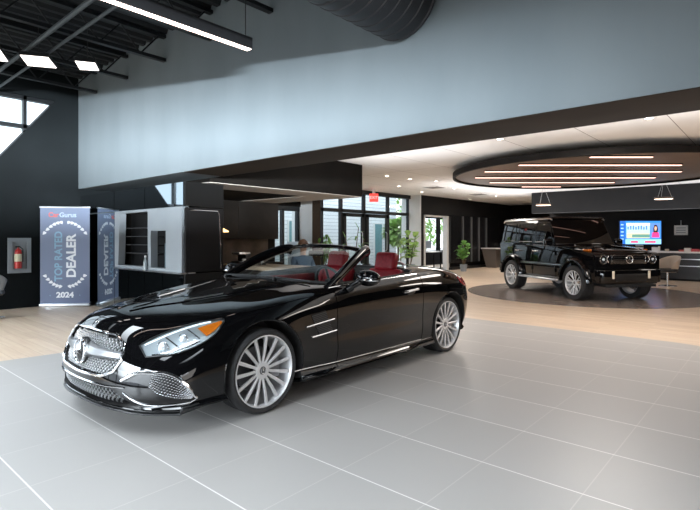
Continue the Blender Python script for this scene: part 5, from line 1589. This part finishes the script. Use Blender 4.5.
# side-on to the room, facing away to the right; seat height 0.45
pz = {'pel': (0, 0, .52), 'sp1': (-.01, 0, .68), 'sp2': (-.01, 0, .86), 'nk': (.0, 0, 1.02), 'hd0': (.02, 0, 1.09), 'hd1': (.035, 0, 1.17), 'hd2': (.03, 0, 1.24)}
body_pts = [pz['pel'], pz['sp1'], pz['sp2'], (.0, 0, .97), pz['nk'], pz['hd0'], pz['hd1'], pz['hd2']]
br_ = [(.13, .16), (.11, .145), (.12, .165), (.07, .11), .05, .062, .082, .066]
E_ = [(i, i + 1) for i in range(7)]
for s in (1, -1):
    b0 = len(body_pts)
    body_pts += [(.0, .16 * s, .93), (.03, .215 * s, .74), (.22, .19 * s, .70), (.30, .18 * s, .715), (.36, .175 * s, .715)]
    br_ += [.062, .046, .036, .026, .03]
    E_ += [(2, b0), (b0, b0 + 1), (b0 + 1, b0 + 2), (b0 + 2, b0 + 3), (b0 + 3, b0 + 4)]
    b1 = len(body_pts)
    body_pts += [(.08, .09 * s, .51), (.42, .11 * s, .50), (.44, .11 * s, .12), (.46, .11 * s, .05), (.58, .12 * s, .035)]
    br_ += [.085, .06, .042, .038, .03]
    E_ += [(0, b1), (b1, b1 + 1), (b1 + 1, b1 + 2), (b1 + 2, b1 + 3), (b1 + 3, b1 + 4)]
vis = skinned('person', body_pts, E_, br_, knit, None)
vis.location = (hx, hy, 0); vis.rotation_euler = (0, 0, -.45)
tag(vis, 'brown-haired person in a blue knit top sitting behind the sports car windshield', 'person')
vis.data.materials.append(skin_m); vis.data.materials.append(jeans)
for p in vis.data.polygons:
    c = p.center
    if c.z > 1.0 or c.x > .26 and c.z > .64: p.material_index = 1
    elif c.z < .60: p.material_index = 2
# face, ears, fingers
MB().sphere((.118, 0, 1.165), .014, sc=(1.1, .8, 1.3)).build('nose', skin_m, vis)
for s in (1, -1):
    MB().sphere((.03, .083 * s, 1.16), .022, sc=(.6, .35, 1)).build('ear', skin_m, vis)
    MB().sphere((.105, .03 * s, 1.19), .010).build('eye', mat('eye_dark', (.02, .015, .012), .2), vis)
    for k, (L, dy) in enumerate(((.065, -.024), (.078, -.008), (.074, .008), (.058, .022))):
        skinned('finger', [(.36, .175 * s + dy * .8, .712), (.36 + L * .7, .175 * s + dy, .706), (.36 + L * 1.1, .175 * s + dy * 1.1, .690)], [(0, 1), (1, 2)], [.010, .009, .007], skin_m, vis, 1)
    skinned('thumb', [(.34, .155 * s, .715), (.375, .135 * s, .712), (.40, .13 * s, .705)], [(0, 1), (1, 2)], [.011, .010, .008], skin_m, vis, 1)
    MB().box((.53, .12 * s, .025), (.27, .095, .05), bev=.02, seg=3).build('shoe', darklea, vis)
MB().tube([(.112, -.022, 1.125), (.117, 0, 1.122), (.112, .022, 1.125)], .005, 6).build('mouth', mat('lip', (.35, .12, .10), .5), vis)
hm = MB(); hm.sphere((.012, 0, 1.205), .105, seg=28, rings=18, sc=(1.02, .95, .98))
for v in list(hm.bm.verts):
    if v.co.x > .05 and v.co.z < 1.235: v.co.x = .05 + (v.co.x - .05) * .1
    if v.co.z < 1.12: v.co.z = 1.12 + (v.co.z - 1.12) * 1.6
hm.build('hair', hair_m, vis)
ch = thing('lounge_chair', 'pale blue high-backed chair under the seated person', 'chair', (hx, hy, 0), -.45)
pb = mottle(mat('pale_blue_shell', (.45, .55, .62), .4), (.43, .53, .60), (.48, .58, .65), 4)
MB().box((.06, 0, .345), (.50, .46, .05), bev=.02, seg=3).build('seat', pb, ch)
MB().box((-.225, 0, .80), (.04, .46, .92), rot=Euler((0, -.06, 0)).to_matrix(), bev=.018, seg=3).build('backrest', pb, ch)
for x in (-.15, .25):
    for s in (1, -1): MB().cyl((x, .18 * s, .33), (x * 1.15, .21 * s, 0), .016, .011).build('leg', satin, ch)
